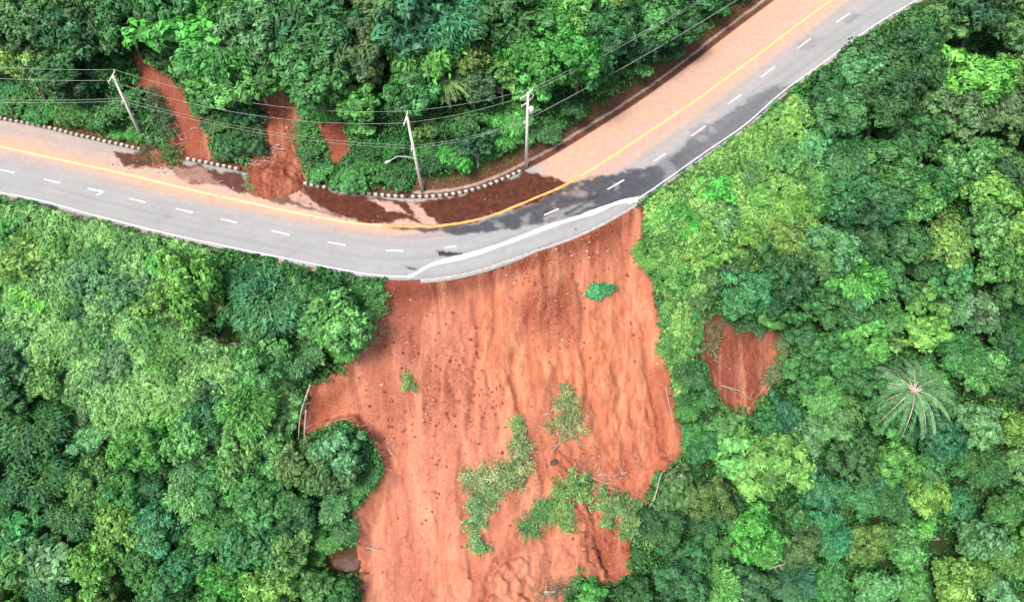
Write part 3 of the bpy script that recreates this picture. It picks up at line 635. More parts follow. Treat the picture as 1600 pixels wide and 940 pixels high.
# ------------------------------------------------------------------ planting
COLS = {  # albedo, word
 'dark': ((0.023, 0.115, 0.039), 'dark green'), 'mid': ((0.043, 0.187, 0.053), 'mid green'), 'bright': ((0.084, 0.292, 0.070), 'bright green'),
 'vivid': ((0.068, 0.316, 0.056), 'vivid green'), 'yellow': ((0.123, 0.310, 0.061), 'yellow green'), 'pale': ((0.099, 0.287, 0.099), 'pale green'),
 'teal': ((0.033, 0.170, 0.064), 'bluish green'), 'olive': ((0.070, 0.170, 0.055), 'olive green')}
PLACES = [  # x, y of the crown in the photo, radius (px), colour, kind
 (45,40,38,'olive','tree'),(30,75,26,'yellow','bigleaf'),(105,55,34,'dark','tree'),(140,25,30,'olive','tree'),(200,40,38,'dark','tree'),(255,20,34,'mid','tree'),(290,45,40,'vivid','bigleaf'),(345,70,36,'mid','tree'),
 (300,95,30,'bright','bigleaf'),(455,22,36,'teal','bigleaf'),(400,55,34,'pale','tree'),(400,110,28,'bright','bigleaf'),(440,130,26,'bright','tree'),(520,50,38,'dark','tree'),(500,110,38,'mid','tree'),(565,70,34,'olive','tree'),
 (560,155,30,'bright','bigleaf'),(640,30,38,'teal','tree'),(665,75,32,'bright','tree'),(705,70,28,'teal','bigleaf'),(740,62,18,'yellow','tree'),(700,125,24,'yellow','palm'),(640,130,32,'mid','tree'),(780,30,34,'mid','tree'),(850,75,40,'vivid','tree'),
 (785,122,26,'yellow','bigleaf'),(740,140,22,'olive','tree'),(905,25,34,'bright','tree'),(950,12,32,'yellow','tree'),(930,60,32,'teal','tree'),(1000,25,34,'mid','tree'),(990,75,32,'dark','tree'),(1060,35,30,'dark','tree'),(900,110,34,'dark','tree'),
 (1120,20,24,'mid','shrub'),(1060,85,24,'dark','shrub'),(1000,120,26,'mid','shrub'),(950,155,26,'mid','shrub'),(900,185,26,'dark','shrub'),(860,215,24,'mid','shrub'),(780,205,26,'vivid','shrub'),(790,235,22,'mid','shrub'),(715,255,24,'vivid','shrub'),(745,228,26,'teal','bigleaf'),
 (690,215,26,'dark','shrub'),(600,215,26,'dark','shrub'),(575,250,24,'mid','shrub'),(620,270,22,'mid','shrub'),(530,270,24,'mid','shrub'),(490,265,20,'mid','shrub'),(670,270,20,'dark','shrub'),(480,225,20,'dark','shrub'),(670,200,12,'yellow','bigleaf'),
 (60,170,24,'mid','shrub'),(25,165,22,'mid','shrub'),(100,190,22,'olive','shrub'),(150,205,22,'mid','shrub'),(185,212,16,'vivid','shrub'),(120,165,24,'mid','shrub'),(375,215,26,'dark','shrub'),(350,235,18,'olive','shrub'),
 (20,345,34,'bright','shrub'),(40,385,34,'yellow','shrub'),(110,360,32,'bright','shrub'),(170,370,30,'mid','shrub'),(230,385,30,'bright','shrub'),(140,420,34,'pale','shrub'),(60,450,36,'yellow','shrub'),(200,440,34,'pale','shrub'),(265,410,28,'vivid','shrub'),
 (292,440,36,'yellow','tree'),(318,478,30,'yellow','tree'),(345,405,26,'mid','shrub'),(390,430,34,'teal','tree'),(430,475,34,'teal','tree'),(400,500,30,'dark','tree'),(480,450,32,'mid','tree'),(540,455,30,'teal','shrub'),(575,450,20,'mid','bamboo'),
 (560,490,24,'pale','bamboo'),(515,505,34,'bright','tree'),(540,545,26,'bright','bamboo'),(475,560,34,'pale','tree'),(420,580,32,'bright','tree'),(470,620,20,'pale','shrub'),
 (30,520,34,'pale','shrub'),(95,510,34,'yellow','shrub'),(165,500,32,'mid','shrub'),(230,510,32,'mid','shrub'),(270,560,34,'yellow','shrub'),(150,570,32,'pale','shrub'),(70,580,34,'bright','shrub'),(210,610,34,'yellow','shrub'),(280,625,32,'yellow','shrub'),
 (340,600,32,'mid','shrub'),(385,640,36,'bright','tree'),(15,610,32,'mid','tree'),(45,665,38,'dark','tree'),(100,640,32,'olive','shrub'),(145,680,30,'pale','shrub'),(225,695,38,'vivid','tree'),(300,690,36,'pale','tree'),(370,700,36,'bright','tree'),(430,690,30,'pale','tree'),
 (60,740,40,'dark','tree'),(140,750,34,'bright','tree'),(110,800,34,'dark','tree'),(200,770,30,'mid','tree'),(185,820,36,'yellow','tree'),(250,820,34,'teal','tree'),(300,770,34,'pale','tree'),(350,760,34,'mid','tree'),(410,770,36,'mid','tree'),
 (340,830,34,'bright','tree'),(400,840,36,'teal','tree'),(30,820,34,'mid','bigleaf'),(85,870,36,'pale','bigleaf'),(30,890,34,'bright','bigleaf'),(160,890,36,'yellow','tree'),(230,890,34,'mid','tree'),(290,890,34,'teal','tree'),(360,905,34,'vivid','tree'),
 (450,860,34,'bright','tree'),(440,915,34,'yellow','tree'),(500,915,30,'bright','tree'),(545,925,28,'mid','tree'),(465,800,26,'dark','tree'),
 (530,690,42,'pale','tree'),(565,740,34,'mid','bamboo'),(515,745,30,'olive','tree'),(510,830,36,'bright','bamboo'),(548,822,26,'pale','bamboo'),(490,660,18,'pale','bamboo'),
 (1035,310,28,'vivid','shrub'),(1050,345,30,'vivid','bamboo'),(1095,270,30,'vivid','shrub'),(1110,320,32,'bright','shrub'),(1150,250,30,'bright','shrub'),(1165,300,32,'yellow','shrub'),(1100,375,32,'yellow','shrub'),(1160,360,32,'yellow','shrub'),
 (1215,240,28,'bright','shrub'),(1225,300,32,'yellow','shrub'),(1230,360,32,'yellow','shrub'),(1270,220,28,'pale','shrub'),(1280,280,30,'bright','shrub'),(1000,395,22,'yellow','bamboo'),(1030,410,26,'yellow','bamboo'),(1060,430,30,'bright','shrub'),
 (1120,425,30,'olive','shrub'),(1065,485,26,'bright','bamboo'),(1062,540,26,'bright','bamboo'),(1075,590,24,'mid','tree'),(1065,640,24,'mid','tree'),(1090,465,20,'olive','shrub'),
 (1170,450,34,'teal','tree'),(1215,435,36,'dark','tree'),(1195,485,32,'vivid','bigleaf'),(1240,480,32,'teal','tree'),(1265,420,28,'pale','tree'),(1250,530,24,'dark','tree'),
 (1290,140,30,'teal','tree'),(1330,110,32,'pale','tree'),(1350,160,30,'mid','tree'),(1310,190,28,'mid','tree'),(1380,90,30,'mid','tree'),(1420,50,30,'dark','tree'),(1470,30,32,'olive','tree'),(1530,25,34,'dark','tree'),(1580,50,32,'olive','tree'),(1430,110,34,'dark','tree'),
 (1510,115,40,'yellow','tree'),(1570,135,38,'yellow','tree'),(1490,165,38,'olive','tree'),(1555,185,34,'olive','tree'),(1380,170,34,'dark','tree'),(1430,210,34,'dark','tree'),(1340,250,24,'yellow','bigleaf'),(1320,235,28,'mid','tree'),(1390,260,34,'mid','tree'),
 (1510,255,38,'bright','tree'),(1535,290,32,'yellow','tree'),(1590,270,30,'dark','tree'),(1460,290,32,'mid','tree'),(1320,310,30,'teal','tree'),(1370,315,32,'teal','tree'),(1425,325,30,'bright','tree'),(1350,365,34,'dark','tree'),(1410,380,30,'mid','tree'),
 (1470,378,32,'yellow','tree'),(1530,360,36,'bright','tree'),(1580,370,34,'yellow','tree'),(1300,390,30,'pale','tree'),(1330,440,36,'bright','tree'),(1310,490,34,'mid','tree'),(1380,430,30,'mid','tree'),(1430,470,34,'yellow','bigleaf'),(1445,515,32,'yellow','bigleaf'),
 (1395,540,20,'yellow','bigleaf'),(1480,430,30,'mid','tree'),(1550,420,34,'bright','tree'),(1590,460,30,'mid','tree'),(1530,490,34,'pale','bigleaf'),(1350,530,34,'bright','tree'),(1300,560,32,'mid','tree'),(1500,545,32,'mid','tree'),(1565,530,30,'dark','tree'),
 (1432,600,66,'pale','palm'),(1408,606,36,'pale','bamboo'),(1448,590,30,'pale','bamboo'),(1465,625,34,'mid','bamboo'),(1530,590,34,'bright','tree'),(1580,590,28,'dark','tree'),(1360,600,32,'teal','tree'),(1280,610,28,'bright','tree'),(1250,590,24,'mid','tree'),(1225,640,28,'teal','tree'),(1310,650,32,'bright','tree'),
 (1380,660,34,'mid','tree'),(1110,660,30,'bright','shrub'),(1150,660,28,'pale','shrub'),(1100,700,30,'teal','tree'),(1155,700,30,'bright','tree'),(1200,725,46,'yellow','tree'),(1250,690,30,'pale','tree'),(1320,715,34,'mid','tree'),(1390,720,34,'bright','tree'),
 (1460,690,34,'teal','tree'),(1520,660,32,'pale','tree'),(1570,670,36,'yellow','tree'),(1590,730,32,'bright','tree'),(1530,730,34,'dark','tree'),(1450,780,34,'yellow','tree'),(1390,780,30,'mid','tree'),(1340,780,34,'teal','tree'),(1285,765,32,'teal','tree'),
 (1500,790,32,'teal','tree'),(1560,800,32,'mid','tree'),(1060,760,34,'olive','tree'),(1110,780,34,'olive','tree'),(1065,700,26,'mid','tree'),(1080,870,30,'dark','tree'),(1130,800,24,'dark','tree'),(1180,845,42,'vivid','tree'),(1240,850,32,'olive','tree'),(1290,830,34,'teal','tree'),
 (1350,845,36,'yellow','tree'),(1410,850,32,'bright','tree'),(1530,850,36,'pale','tree'),(1580,870,34,'yellow','tree'),(1480,905,36,'yellow','tree'),(1420,915,34,'bright','tree'),(1360,915,34,'pale','tree'),(1300,905,34,'mid','tree'),(1240,910,32,'teal','tree'),
 (1170,915,34,'mid','tree'),(1110,915,32,'bright','tree'),(1050,915,32,'dark','tree'),(990,925,28,'dark','tree'),(930,925,28,'vivid','tree'),(1560,930,34,'pale','tree'),(1040,820,28,'dark','tree'),(1025,745,16,'mid','bamboo')]
VEG_BLOCK = [np.array(ROAD_POLY)]
road_px, _ = to_px(np.c_[np.vstack([RO[(rop[:, 0] > -900) & (rop[:, 0] < 2600)][::10], RI[(rip[:, 0] > -900) & (rip[:, 0] < 2600)][::-10]]), np.zeros(0)] if False else
                   np.c_[np.vstack([part_of(RO, rop, -300, 1900)[::10], part_of(RI, rip, -300, 1900)[::-10]]), np.zeros(len(part_of(RO, rop, -300, 1900)[::10]) + len(part_of(RI, rip, -300, 1900)[::-10]))])
def clearance(px):
    px = np.atleast_2d(np.asarray(px, float))
    d = -sdf(px, road_px)
    for pl in (SLIDE, SCAR_R, CHUTE, CHUTE_L, PATCH, HOLLOW, STRIP, STRIP2, STRIP3): d = np.minimum(d, -sdf(px, pl))
    return d
def strip(x0, x1, wd):
    a = part_of(RI, rip, x0, x1); b = rel(a, wd)[::-10]; a = a[::10]; return to_px(np.c_[np.vstack([a, b]), np.zeros(len(a) + len(b))])[0]
STRIP = strip(640, 1900, 3.0); STRIP2 = strip(-200, 645, 1.3); STRIP3 = strip(640, 850, 4.2)
def push(x, y, r, kd):                        # a crown next to the road or bare earth backs off until it only brushes the edge
    need = r * (.45 if kd in ('bamboo', 'palm') else .95)
    if kd not in ('bamboo', 'palm') and (x < 620 or x > 1000) and abs(sdf(np.array([[x, y]], float), road_px)[0]) < 70 and y > np.interp(x, [0, 600, 1000, 1440], [300, 430, 310, 0]): need = r * 1.3
    for _ in range(16):
        c0 = clearance([(x, y)])[0]
        if c0 >= need: break
        gx, gy = clearance([(x + 2, y)])[0] - c0, clearance([(x, y + 2)])[0] - c0; g = math.hypot(gx, gy) + 1e-6; x += gx / g * 3; y += gy / g * 3
    return x, y
pl = [(*push(p[0], p[1], p[2], p[4]), *p[2:]) for p in PLACES]; hand = np.array([(p[0], p[1]) for p in pl], float); handc = [p[3] for p in pl]; handk = [p[4] for p in pl]
occ = [(p[0], p[1], p[2]) for p in pl]
GAPS = [(352, 512, 14), (1592, 245, 24), (1578, 602, 20), (1466, 852, 20), (75, 688, 18), (352, 540, 20), (1372, 235, 16), (205, 835, 12), (1260, 400, 12), (1545, 500, 12), (1345, 780, 12), (420, 510, 12)]
occ += GAPS
tries = rng.uniform([-40, -45], [1640, 985], (9000, 2)); cl = clearance(tries)
for (x, y), c in zip(tries, cl):
    if c < 16 or len(pl) > 450 or (sum(p[4] in ('tree', 'bigleaf') for p in pl) > 296 and c > 26): continue
    r = min(rng.uniform(19, 34), c * .8 + 2)
    oa = np.array(occ); dd = np.hypot(oa[:, 0] - x, oa[:, 1] - y)
    if (dd < .66 * (oa[:, 2] + r)).any(): continue
    k = int(np.argmin(np.hypot(hand[:, 0] - x, hand[:, 1] - y)))
    kd = handk[k] if handk[k] in ('tree', 'shrub') else 'tree'
    if c < 26: kd = 'shrub'
    if y < 320 and x > 480 and c < 45: kd = 'shrub'
    cc = handc[k]
    if rng.random() < (.15 if kd == 'shrub' else .4): cc = {'yellow': 'bright', 'bright': 'mid', 'vivid': 'bright', 'pale': 'teal', 'mid': 'dark', 'teal': 'mid', 'dark': 'mid', 'olive': 'mid'}[cc]
    pl.append((x, y, r, cc, kd)); occ.append((x, y, r))
ORD = ['leftmost', 'second from left', 'third from left', 'fourth from left', 'fifth from left', 'sixth from left', 'seventh from left', 'eighth from left', 'ninth from left', 'tenth from left', 'eleventh from left', 'twelfth from left']
def region(x, y):
    up_road = y < np.interp(x, [0, 400, 600, 700, 820, 1210], [190, 275, 310, 305, 265, 0])
    if up_road:
        if x < 215: return 'above the road near the top left corner' if y < 120 else 'on the bank above the striped kerb at left'
        if x < 400: return 'between the two red chutes above the road'
        if x < 640: return 'above the road left of the lamp pole' if y < 150 else 'on the bank left of the lamp pole'
        if x < 830: return 'on the hill behind the two poles' if y < 150 else 'between the two poles'
        return 'above the gutter right of the poles' if y > 90 else 'at the top edge beside the upper gutter'
    if x < 620:
        if y < 430: return 'just below the road at left' if x < 330 else 'just below the road near the slide'
        if y < 560: return 'on the upper left slope' if x < 300 else 'left of the slide near its head'
        if y < 690: return 'on the middle left slope' if x < 330 else 'beside the left flank of the slide'
        if y < 810: return 'on the lower left slope' if x < 300 else 'beside the lower left flank of the slide'
        return 'in the lower left corner' if x < 300 else 'at the foot of the slide on its left'
    if x < 1100 and y > 690: return 'beside the lower right flank of the slide'
    if x < 1100: return 'along the right flank of the slide' if y > 390 else 'below the kerb right of the slide head'
    if y < 240: return 'beside the upper bend at top right' if x < 1400 else 'in the top right corner'
    if y < 400: return 'in the scrub below the upper bend' if x < 1300 else 'on the upper right slope'
    if y < 640: return 'around the small red scar' if x < 1290 else 'on the right slope' if x < 1450 else 'at the right edge halfway down'
    if y < 790: return 'below the small red scar' if x < 1290 else 'on the lower right slope' if x < 1450 else 'at the right edge low down'
    return 'at the bottom right of the slide' if x < 1290 else 'in the lower right corner' if x < 1450 else 'at the far lower right corner'
info = []
for (x, y, r, cc, kd) in pl:
    pr = PROTO[kd]; q = pr[int(rng.integers(len(pr)))]
    _, dep = to_px(ground([(x, y)], -5)[0]); sc = r * dep / F / q['r'] * ((1.3 if kd == 'tree' else 1.18) if clearance([(x, y)])[0] > 1.5 * r else .98)
    info.append([x, y, r, cc, kd, q, float(sc)])
hits, ok = hit([(i[0], i[1]) for i in info], [i[5]['hc'] * i[6] for i in info])
# refine so that a crown near the road never hangs over it
names = {'tree': 'tree', 'bigleaf': 'large-leaved tree', 'shrub': 'bush', 'bamboo': 'arching clump', 'palm': 'palm-like tree'}
cats = {'tree': 'tree', 'bigleaf': 'tree', 'shrub': 'shrub', 'bamboo': 'bamboo', 'palm': 'palm tree'}
groups = {'tree': 'forest trees on the hillside', 'bigleaf': 'forest trees on the hillside', 'shrub': 'bushes on the slopes', 'bamboo': 'arching clumps beside the slide', 'palm': 'palm-like trees on the slope'}
lab = {}; recs = []
for i, (x, y, r, cc, kd, q, sc) in enumerate(info):
    if not ok[i]: continue
    size = 'small' if r < 27 else 'large' if r > 36 else 'medium'
    key = (size, COLS[cc][1], names[kd], region(x, y)); lab.setdefault(key, []).append((x, i)); recs.append((i, key))
for key, L in lab.items():
    L.sort()
def plant(q, loc, sc, rz, col, label, cat, group, sq=1.0, tilt=(0, 0)):
    root = bpy.data.objects.new(q['name'], None); COL.objects.link(root); root.empty_display_size = .5
    root.location = loc; root.rotation_euler = (tilt[0], tilt[1], rz); root.scale = (sc * rng.uniform(.84, 1.16), sc * rng.uniform(.84, 1.16), sc * sq); tag(root, label, cat, group)
    for m in (q['trunk'], q['crown']):
        c = link(m.name.split('.')[0], m, root)
        if m is q['crown']: c.color = (*col, 1)
    return root
for i, key in recs:
    x, y, r, cc, kd, q, sc = info[i]; L = lab[key]; k = [b for _, b in L].index(i)
    label = '%s %s %s %s' % (key[0], key[1], key[2], key[3])
    if len(L) > 1: label += ', ' + (ORD[k] if k < len(ORD) - 1 and k < len(L) - 1 else 'rightmost' if k == len(L) - 1 else ORD[min(k, 11)])
    base = hits[i].copy(); base[2] = float(hgt(base[0], base[1]))
    c = np.array(COLS[cc][0]) * rng.uniform(.78, 1.22) * (1 + rng.normal(0, .09, 3)); c = np.clip(c, .008, .5)
    plant(q, base, sc, rng.uniform(0, 6.28), c, label, cats[kd], groups[kd], rng.uniform(.9, 1.25) if kd == 'tree' else 1, (rng.normal(0, .05) + (.25 if kd == 'shrub' else .08), rng.normal(0, .05)))

ZL = [(-60, 310), (120, 345), (330, 395), (300, 420), (262, 440), (300, 520), (400, 560), (462, 590), (460, 700), (440, 760), (330, 750), (180, 700), (70, 610), (-60, 600)]
ZR = [(1003, 322), (1112, 242), (1240, 150), (1290, 215), (1300, 400), (1215, 405), (1110, 470), (1085, 560), (1062, 640), (1042, 560), (1030, 470), (1012, 400)]
ZB = [(470, 258), (560, 285), (640, 296), (700, 268), (800, 240), (900, 175), (1040, 85), (1150, 0), (1100, 0), (960, 110), (850, 190), (700, 235), (560, 235)]
# undergrowth: the uncountable low green cover between the trees
def free_ground(n, lo, hi, seed, margin):
    r2 = np.random.default_rng(seed); px = r2.uniform(lo, hi, (n, 2)); c = clearance(px); px = px[c > margin]; 
    for gx, gy, gr in GAPS: px = px[np.hypot(px[:, 0] - gx, px[:, 1] - gy) > gr * .8]
    for zz in (ZL, ZR): px = px[~(inside(px, np.array(zz, float)) & (r2.random(len(px)) < .75))]
    p, o = hit(px); return p[o], px[o]
seeds, spx = free_ground(24000, [-120, -110], [1720, 1040], 5, 0)
per = 26; P_ = np.repeat(seeds, per, 0); v = sph(len(P_)); v[:, 2] = np.abs(v[:, 2]); sz = rng.uniform(.4, 1.5, len(seeds)).repeat(per)[:, None]
cs_ = clearance(to_px(P_ + v * sz)[0]); P_ = P_ + v * sz * np.array([1, 1, .8]) ; keep = cs_ > -3
tone = (rng.normal(.36, .15, len(seeds)) + .3 * fbm(seeds[:, 0] * .12, seeds[:, 1] * .12, 3, 5)).repeat(per) + rng.normal(0, .2, len(P_))
ug = link('undergrowth', leaves_mesh('undergrowth', P_[keep], (v + [0, 0, .6] + rng.normal(size=v.shape) * .5)[keep], rng.uniform(.3, .62, keep.sum()), tone[keep], .5, .3))
ug.color = (.035, .20, .045, 1); tag(ug, 'low green cover of weeds and creepers between the trees', 'undergrowth', kind='stuff')
def thicket(poly, dens, col, zmax, label, seed):
    r3 = np.random.default_rng(seed); A = np.array(poly, float); px = r3.uniform(A.min(0), A.max(0), (dens, 2)); px = px[inside(px, A)]; px = px[clearance(px) > 3]
    p, o = hit(px); p = p[o]; edge = np.clip((clearance(px[o]) - 2) / 22, .12, 1) * np.clip((sdf(px[o], A) + 4) / 18, .2, 1)
    top = zmax * edge * (.35 + .8 * vnoise(p[:, 0] * .45, p[:, 1] * .45, seed) + .35 * vnoise(p[:, 0] * 1.1, p[:, 1] * 1.1, seed + 1)); keepp = (vnoise(p[:, 0] * 1.5 + 3, p[:, 1] * 1.5, seed + 5) + .5 * vnoise(p[:, 0] * 3.5, p[:, 1] * 3.5, seed + 6)) > .52; p = p[keepp]; top = top[keepp]; m = len(p)
    tw = p + np.c_[np.zeros(m), np.zeros(m), top * r3.uniform(.55, 1.0, m) ** .6]
    up = np.array([0, -.25, 1.]) + r3.normal(size=(m, 3)) * .35; u7 = up.repeat(7, 0); o7 = sph(m * 7) * r3.uniform(.12, .34, (m * 7, 1)); T7 = o7 + r3.normal(size=(m * 7, 3)) * .05
    tone = (.32 + .5 * (vnoise(p[:, 0] * .35, p[:, 1] * .35, seed + 2) - .5) + r3.normal(0, .26, m)).repeat(7) + r3.normal(0, .08, m * 7)
    ob = link('thicket', leaves_mesh('thicket', tw.repeat(7, 0) + o7, u7 + o7 * 1.6, (r3.uniform(.34, .66, m)).repeat(7), tone, .36, .3, T=T7)); ob.color = (*col, 1)
    tag(ob, label, kind='stuff')
thicket(ZL, 80000, (.140, .350, .095), 2.6, 'continuous bright scrub and vines on the slope below the road at left', 41)
thicket(ZR, 50000, (.150, .360, .075), 2.4, 'continuous yellow green scrub below the kerb right of the slide', 42)
thicket(ZB, 26000, (.030, .135, .038), 1.6, 'low dark scrub on the bank above the inner kerb', 43)
# verge grass along the lower road edge and the foot of the bank
ed = []
for L_, lp_, off0, off1, x0, x1 in ((RO, rop, -.5, -1.9, -60, 585), (RO, rop, -.5, -1.8, 1002, 1500), (RI, rip, 1.2, 2.6, -60, 215), (RI, rip, 1.3, 2.6, 480, 640), (RI, rip, 2.6, 3.6, 640, 1300)):
    S = part_of(L_, lp_, x0, x1); m = len(S) * 12; k = rng.integers(0, len(S), m); T_ = np.gradient(S, axis=0); T_ /= np.linalg.norm(T_, axis=1)[:, None]
    o = (off0 + (off1 - off0) * rng.uniform(0, 1, m)) * np.sqrt(rng.uniform(0.3, 1, m)); q2 = S[k] + np.stack([-T_[k, 1], T_[k, 0]], 1) * o[:, None] + rng.normal(0, .1, (m, 2)); ed.append(q2)
ed = np.vstack(ed); ez = hgt(ed[:, 0], ed[:, 1]) + rng.uniform(0, .3, len(ed))
vg = link('verge_grass', leaves_mesh('verge_grass', np.c_[ed, ez], np.array([0, -.2, .8]) + rng.normal(size=(len(ed), 3)) * .6, rng.uniform(.15, .36, len(ed)), rng.normal(.45, .2, len(ed)), .3, .3))
vg.color = (.06, .15, .035, 1); tag(vg, 'thin grass and weeds along both road edges', 'grass', kind='stuff')

# woodland beyond the picture, one mass
r2 = np.random.default_rng(11); cand = np.c_[r2.uniform(-190, 190, 7500), r2.uniform(-60, 260, 7500)]
cz = hgt(cand[:, 0], cand[:, 1]); cpx, cdep = to_px(np.c_[cand, cz + 4]); vis_ = (cdep > 5) & (cand[:, 1] > 5)
cpx[~vis_] = (-9999, -9999)
outm = (cpx[:, 0] < -55) | (cpx[:, 0] > 1655) | (cpx[:, 1] < -60) | (cpx[:, 1] > 1010)
outm &= (seg_dist(cand, ROs) > 4.5) & (seg_dist(cand, RIs) > 4.5) & ~inside(cand, ROAD_POLY)
sl_px = (cpx[:, 0] > 560) & (cpx[:, 0] < 900) & (cpx[:, 1] > 900) & (cpx[:, 1] < 1110)
cand = cand[outm & ~sl_px]; cz = cz[outm & ~sl_px]
per = 130; m = len(cand); v = sph(m * per); v[:, 2] = np.where(v[:, 2] < -.2, -v[:, 2], v[:, 2]); rr_ = rng.uniform(1.8, 3.6, m).repeat(per)[:, None]
lobs = 1 + .3 * vnoise(v[:, 0] * 2 + np.arange(m).repeat(per) * 7, v[:, 1] * 2 + v[:, 2] * 2, 3)[:, None]
P_ = np.c_[cand, cz + 3.5].repeat(per, 0) + v * rr_ * lobs * rng.uniform(.7, 1, (m * per, 1)) * np.array([1, 1, .8])
tone = rng.normal(.3, .2, m).repeat(per) + rng.normal(0, .15, m * per)
wd_ = link('surrounding_woods', leaves_mesh('surrounding_woods', P_, v + [0, 0, .4] + rng.normal(size=v.shape) * .4, rng.uniform(.5, .95, m * per), tone, .6, .25))
wd_.color = (.036, .125, .036, 1); tag(wd_, 'mass of green woodland around the slope', 'woodland', kind='stuff')

# ------------------------------------------------------------------ fallen and uprooted plants on the bare earth
def fallen(path, wpx, col, label, name='fallen_tree', cat='fallen tree', dens=1.0, leaf=.34, lift=.6, stem=True, asp=.3):
    P, _ = hit(path); P = catmull(P, .25); org = P[0].copy(); org[2] = float(hgt(org[0], org[1]))
    root = bpy.data.objects.new(name, None); COL.objects.link(root); root.location = org; tag(root, label, cat, 'plants carried down by the slide')
    n = len(P); wd = np.interp(np.linspace(0, 1, n), np.linspace(0, 1, len(wpx)), wpx) / 13.0
    if stem:
        mb = MB(); Q = P - org + np.array([0, 0, .22]); k = max(1, n // 8); pts = list(Q[::k]) + [Q[-1]]
        mb.tube(pts, np.linspace(.15, .05, len(pts)), 6)
        for j in range(9):
            a = Q[int(rng.integers(n))]; d = rng.normal(size=3) * np.array([1, 1, .25]); d /= np.linalg.norm(d); mb.tube([a, a + d * .6 + [0, 0, .25], a + d * 1.3 + [0, 0, .2]], [.06, .04, .015], 4)
        mb.build('trunk', M['dead'], root)
    Ps, Ns, Ss, Ts, TT = [], [], [], [], []
    for j in range(int(n * 3.0 * dens)):
        k = int(rng.integers(n)); a = rng.uniform(0, 6.283); o = np.array([math.cos(a), math.sin(a)]) * wd[k] * rng.uniform(0, 1) ** .6
        c = P[k] + np.array([o[0], o[1], 0]); c[2] = float(hgt(c[0], c[1])) + lift * (1.35 - rng.uniform(.1, 1) * math.hypot(*o) / (wd[k] + .01))
        m = 42; d0 = np.array([o[0], o[1], .1]) + rng.normal(size=3) * .4; d0 /= np.linalg.norm(d0) + 1e-6
        q = c + np.outer(rng.uniform(-.3, 1.05, m), d0) + rng.normal(size=(m, 3)) * [.22, .22, .13]
        Ps.append(q); Ns.append(np.array([0, -.3, 1.]) + rng.normal(size=(m, 3)) * .55); TT.append(d0 + rng.normal(size=(m, 3)) * .5); Ss.append(leaf * rng.uniform(.6, 1.3, m)); Ts.append(rng.normal(.36, .16) + rng.normal(0, .14, m))
    Pa = np.vstack(Ps); Pa[:, 2] = np.maximum(Pa[:, 2], hgt(Pa[:, 0], Pa[:, 1]) + .04)
    cr = link('foliage', leaves_mesh('foliage', Pa - org, np.vstack(Ns), np.concatenate(Ss), np.concatenate(Ts), asp, .25, T=np.vstack(TT)), root); cr.color = (*[min(.5, q_ * 1.25) for q_ in col], 1)
    return root
fallen([(884, 612), (890, 650), (892, 688)], [6, 18, 18, 9], (.21, .27, .11), 'yellowing uprooted shrub lying high on the slide above the mounds')
fallen([(862, 668), (868, 672)], [9, 9], (.20, .21, .09), 'tiny yellowish sprig left of the yellowing uprooted shrub', 'fallen_branch', 'branch', stem=False)
fallen([(808, 665), (815, 715), (795, 745), (735, 755)], [8, 11, 17, 13], (.19, .28, .11), 'long bent uprooted tree lying across the middle of the slide', dens=1.3)
fallen([(772, 768), (746, 795), (742, 835), (752, 862)], [12, 12, 10, 6], (.13, .28, .10), 'narrow leafy trunk pointing downhill below the bent uprooted tree')
fallen([(918, 765), (885, 775), (872, 792), (884, 818)], [10, 22, 18, 8], (.12, .26, .07), 'green uprooted crown draped over the mud mounds', leaf=.42)
fallen([(862, 795), (838, 812), (820, 832)], [5, 12, 12], (.07, .20, .06), 'small green leafy branch left of the draped crown', 'fallen_branch', 'branch')
fallen([(948, 785), (965, 800), (985, 812), (1005, 835)], [20, 26, 20, 12], (.10, .22, .07), 'bright leafy shrub at the right foot of the slide', leaf=.45, dens=1.2)
fallen([(636, 600), (646, 597)], [7, 5], (.13, .26, .08), 'tiny green seedling patch high on the left of the slide', 'fallen_branch', 'branch', stem=False)
fallen([(850, 925), (880, 925)], [14, 10], (.14, .12, .07), 'brown tangled brush at the bottom of the slide', 'fallen_branch', 'branch', leaf=.22)
fallen([(560, 498), (575, 515), (560, 540)], [14, 14, 10], (.2, .27, .12), 'pale drooping brush hanging over the left rim of the slide', 'fallen_branch', 'branch')
fallen([(222, 215), (240, 232), (235, 255)], [12, 16, 10], (.05, .05, .025), 'brown torn branches spilled on the road from the left chute', 'fallen_branch', 'branch', leaf=.25)
fallen([(262, 235), (272, 250), (262, 262)], [8, 11, 7], (.045, .10, .03), 'dark green bush dropped on the road under the left chute', leaf=.3)
fallen([(395, 285), (402, 298)], [8, 8], (.10, .16, .05), 'green tuft on the left side of the earth heap', 'fallen_branch', 'branch', leaf=.25)
fallen([(424, 278), (432, 286)], [8, 8], (.06, .12, .03), 'dark green tuft on top of the earth heap', 'fallen_branch', 'branch', leaf=.25)
fallen([(1102, 505), (1112, 528), (1108, 550)], [10, 9, 6], (.13, .12, .06), 'brown brush hanging over the left rim of the small red scar', 'fallen_branch', 'branch', leaf=.3)
fallen([(1225, 525), (1222, 560), (1200, 600)], [9, 8, 6], (.10, .14, .06), 'olive creeper over the right rim of the small red scar', 'fallen_branch', 'branch', leaf=.3)
fallen([(1135, 497), (1165, 512), (1195, 514)], [7, 8, 7], (.05, .13, .05), 'dark leafy fringe over the top of the small red scar', 'fallen_branch', 'branch', leaf=.36)
fallen([(470, 205), (478, 235), (484, 262)], [8, 9, 8], (.05, .14, .045), 'green fringe along the right side of the middle chute', 'fallen_branch', 'branch', leaf=.34)
fallen([(400, 175), (402, 205), (385, 235)], [8, 8, 9], (.04, .10, .04), 'dark fringe along the left side of the middle chute', 'fallen_branch', 'branch', leaf=.34)
